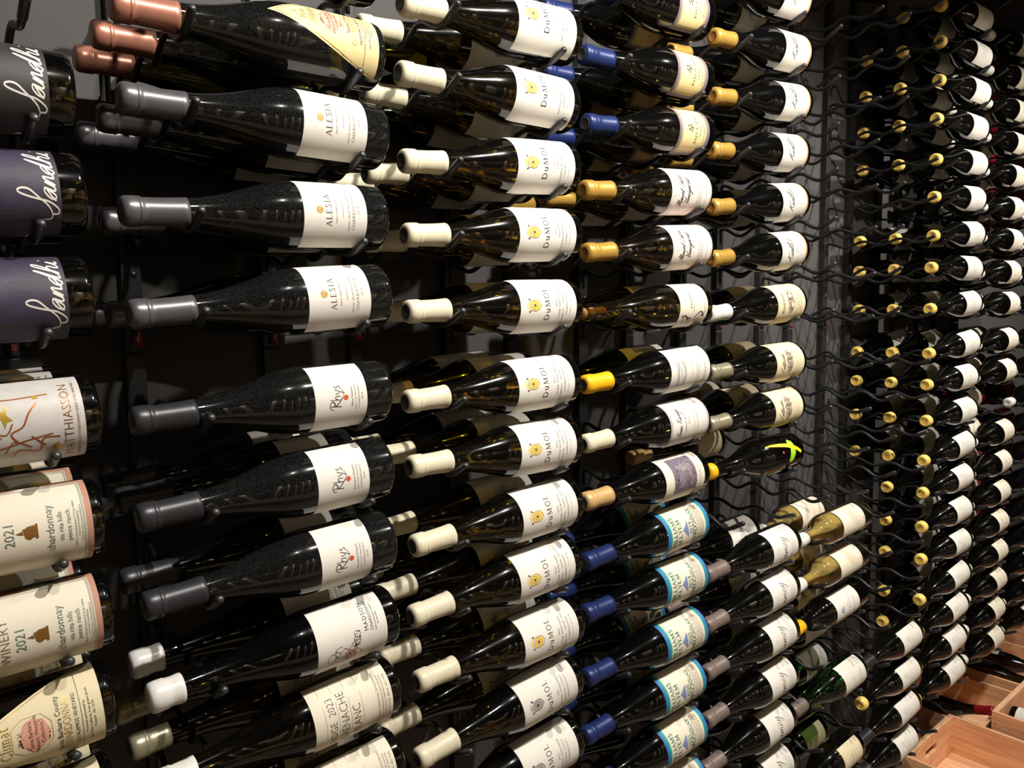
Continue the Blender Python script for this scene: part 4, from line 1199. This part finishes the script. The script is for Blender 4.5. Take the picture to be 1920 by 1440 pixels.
N = None
R3 = lambda a: (a, a, a)
SLOTS = {
    1: {2: ('SB', 'SB', N), 1: ('SP', 'SP', N), 0: ('SP', 'SP', N), -1: R3('MT'), -2: R3('WC'), -3: R3('WC'), -4: ('CM', 'CM', N), -5: ('CM', 'CM', N)},
    2: {4: ('CL', N, N), 3: R3('CL'), 2: R3('AL'), 1: ('AL', 'AL', N), 0: R3('AL'), -1: ('RJ', N, N), -2: R3('RH'), -3: ('RH', 'RH', N), -4: ('MD', 'MD', N), -5: ('RI', 'RS', 'RS'), -6: ('RI', 'RI', N)},
    3: {5: ('DA', N, N), 4: R3('DA'), 3: R3('DA'), 2: R3('DA'), 1: ('DA', 'DA', N), 0: ('DB', 'DB', N), -1: R3('DB'), -2: R3('DB'), -3: ('DB', 'DB', N), -4: R3('DB'), -5: R3('DB'), -6: ('DC', 'DC', N), -7: ('DC', N, N)},
    4: {5: ('PH', 'PH', N), 4: R3('PH'), 3: R3('PH'), 2: R3('ME'), 1: ('ME', N, N), 0: ('KE', 'KE', N), -1: ('LU', 'LU', N), -2: ('BR', N, N), -3: ('PX', N, N),
        -4: ('W1', 'W1', N), -5: ('W1', 'W1', N), -6: ('W2', 'W2', N), -7: ('W2', 'W2', N), -8: ('W3', 'W3', N), -9: ('W3', 'W3', N)},
    5: {6: ('KI', 'KI', N), 5: R3('KI'), 4: R3('KI'), 3: R3('KI'), 2: ('KI', 'KI', N), 1: ('KI', N, N), 0: ('BE', 'BE', N), -1: ('LI', 'LI', N), -2: ('LI', 'LI', 'KE'), -3: ('BA', N, 'TP'),
        -5: ('RA', 'RA', N), -6: ('RA', 'RA', N), -7: ('RA', 'RA', N), -8: ('RA', 'RA', N), -9: ('RA', 'RA', N), -10: ('RA', N, N)},
    6: {-5: ('CG', 'CG', N), -6: ('CG', 'CG', N), -7: ('LB', 'LC', N), -8: (N, 'C7', 'C7'), -9: ('GR', 'GR', N), -10: (N, 'LM', N), -11: ('TP', 'TP', N)},
    7: {-9: ('C7', N, N), -10: ('C8', N, N), -11: ('C7', N, N), -12: ('C7', N, N)},
    8: {8: ('C8', 'C8', N), 7: R3('C8'), 6: R3('C8'), 5: R3('C8'), 4: R3('C8'), 3: ('C8', N, N), 2: R3('C8'), 1: R3('C8'), 0: R3('C8'), -1: R3('C8'), -2: R3('C8'), -3: R3('C8'), -4: R3('C8'),
        -5: ('C8', 'C8', N), -6: ('C8', 'C8', N), -7: ('C8', 'C8', N), -8: ('C8', 'C8', N), -9: ('C8', 'C8', N), -10: ('C8', 'C8', N), -11: ('C8', N, N)},
    9: {},
    10: {},
}
for r_ in range(8, -12, -1):
    SLOTS[9][r_] = ('C9', 'C9', N)
    SLOTS[10][r_] = ('C9', 'RD', 'RD')
SLOTS[9][-3] = (N, 'C9', N)
PHI = {(2, 3): 34, (2, 2): 8, (3, 4): 10, (3, 3): 6}
LONG = {'SB', 'SP'}
for c in sorted(SLOTS):
    rows = sorted(SLOTS[c], reverse=True)
    for n, r in enumerate(rows):
        for k, key in enumerate(SLOTS[c][r]):
            if key is None:
                continue
            T = TYPES[key]
            rg_ = random.Random(c * 1000 + r * 10 + k)
            dx = rg_.uniform(-0.004, 0.004)
            phi = PHI.get((c, r), T['phi']) + rg_.uniform(-T['jit'], T['jit'])
            lab = '%s %s, %s row down, %s column from left' % (DEPTH[k], T['desc'], ORD[n + 1], ORD[c])
            add_bottle(key, bottle_matrix(T, c, r, k, dx, phi), lab, None, full=(k == 0 or (c <= 6 and k == 1) or (key == 'C8')))

# ---------------------------------------------------------------- pine wine crates on the floor under the rack
m_pine = wood('pine_crate_wood', (216, 158, 116), (242, 196, 152), axis=1)
m_pine_x = wood('pine_crate_wood_end', (218, 162, 120), (242, 196, 154), axis=0)
m_burn = mat('branded_mark', (120, 70, 44), rough=0.8)


def crate(label, x0, x1, y0, y1, z0, h):
    t = empty('wine_crate', label, 'crate', 'pine wine crates under the rack', Matrix.Translation(((x0 + x1) / 2, (y0 + y1) / 2, z0)))
    wx, wy, th = x1 - x0, y1 - y0, 0.011
    for s in (-1, 1):
        o = link('side_board', box_mesh('side_board', (th, wy, h), 0.001), m_pine, t)
        o.location = (s * (wx - th) / 2, 0, h / 2)
    # end boards with a slotted hand hold
    for s in (-1, 1):
        bm = bmesh.new()
        w2 = wx - 2 * th
        sl, sh, zc = 0.045, 0.013, h * 0.62
        xs = [-w2 / 2, -sl, sl, w2 / 2]
        zs = [0, zc - sh, zc + sh, h]
        def blk(a, b, c_, d):
            ret = bmesh.ops.create_cube(bm, size=1.0)
            for v in ret['verts']:
                v.co = Vector(((a + b) / 2 + v.co.x * (b - a), v.co.y * 0.016, (c_ + d) / 2 + v.co.z * (d - c_)))
        blk(xs[0], xs[3], zs[0], zs[1])
        blk(xs[0], xs[3], zs[2], zs[3])
        blk(xs[0], xs[1], zs[1], zs[2])
        blk(xs[2], xs[3], zs[1], zs[2])
        me = bpy.data.meshes.new('end_board')
        bm.to_mesh(me)
        bm.free()
        o = link('end_board', me, m_pine_x, t)
        o.location = (0, s * (wy - 0.016) / 2, 0)
    for k in range(3):
        o = link('floor_board', box_mesh('floor_board', ((wx - 2 * th) / 3 - 0.002, wy - 0.034, 0.009), 0.0008), m_pine, t)
        o.location = ((k - 1) * (wx - 2 * th) / 3, 0, 0.0045)
    for sx in (-1, 1):
        for sy in (-1, 1):
            o = link('nail', lathe('nail', [(0, 2.2), (0.6, 2.0), (0.7, 0.2)], 8), m_burn, t)
            o.location = (sx * (wx / 2 + 0.0), sy * (wy / 2 - 0.012), h * 0.8)
            o.rotation_euler = (0, sx * math.pi / 2, 0)
    return t


crate('open pine crate with slotted end, nearest the camera', 2.08, 2.45, -0.42, 0.10, 0.0, 0.135)
crate('tall pine crate right of the open slotted crate', 2.475, 2.82, -0.50, -0.02, 0.0, 0.185)
crate('pine crate against the wall holding a red-capped bottle', 2.46, 2.83, 0.0, 0.31, 0.0, 0.115)
crate('far pine crate behind the other crates', 2.86, 3.24, -0.46, 0.29, 0.0, 0.135)
crate('farthest pine crate by the end of the rack', 3.28, 3.66, -0.46, 0.29, 0.0, 0.20)


def lie(key, pos, az, phi, label, full=True, tilt=0.0):
    """A bottle lying with its neck pointing along azimuth az."""
    a = math.radians(az)
    ct, st = math.cos(a), math.sin(a)
    tz = math.tan(math.radians(tilt))
    zv = Vector((ct, st, tz)).normalized()
    xv = Vector((0, 0, 1)).cross(zv).normalized()
    yv = zv.cross(xv)
    M = Matrix(((xv.x, yv.x, zv.x, pos[0]), (xv.y, yv.y, zv.y, pos[1]), (xv.z, yv.z, zv.z, pos[2]), (0, 0, 0, 1)))
    add_bottle(key, M @ Matrix.Rotation(math.radians(phi), 4, 'Z'), label, 'bottles lying in the crates', full)


lie('RD', (2.56, 0.288, 0.055), -90, 0, 'red-capped bottle lying in the crate against the wall', tilt=17.5)
lie('C7', (2.545, -0.045, 0.051), -90, 20, 'dark bottle at the bottom left of the tall crate', False)
lie('C7', (2.640, -0.045, 0.051), -90, 20, 'dark bottle at the bottom middle of the tall crate', False)
lie('RA', (2.585, -0.045, 0.133), -90, 186, 'dark bottle with white label lying in the tall crate')
lie('RD', (2.96, 0.26, 0.10), -90, 0, 'red-capped bottle lying in the far pine crate', tilt=3)
lie('C9', (3.08, 0.25, 0.10), -84, 150, 'white-capped bottle lying in the far pine crate', tilt=3)
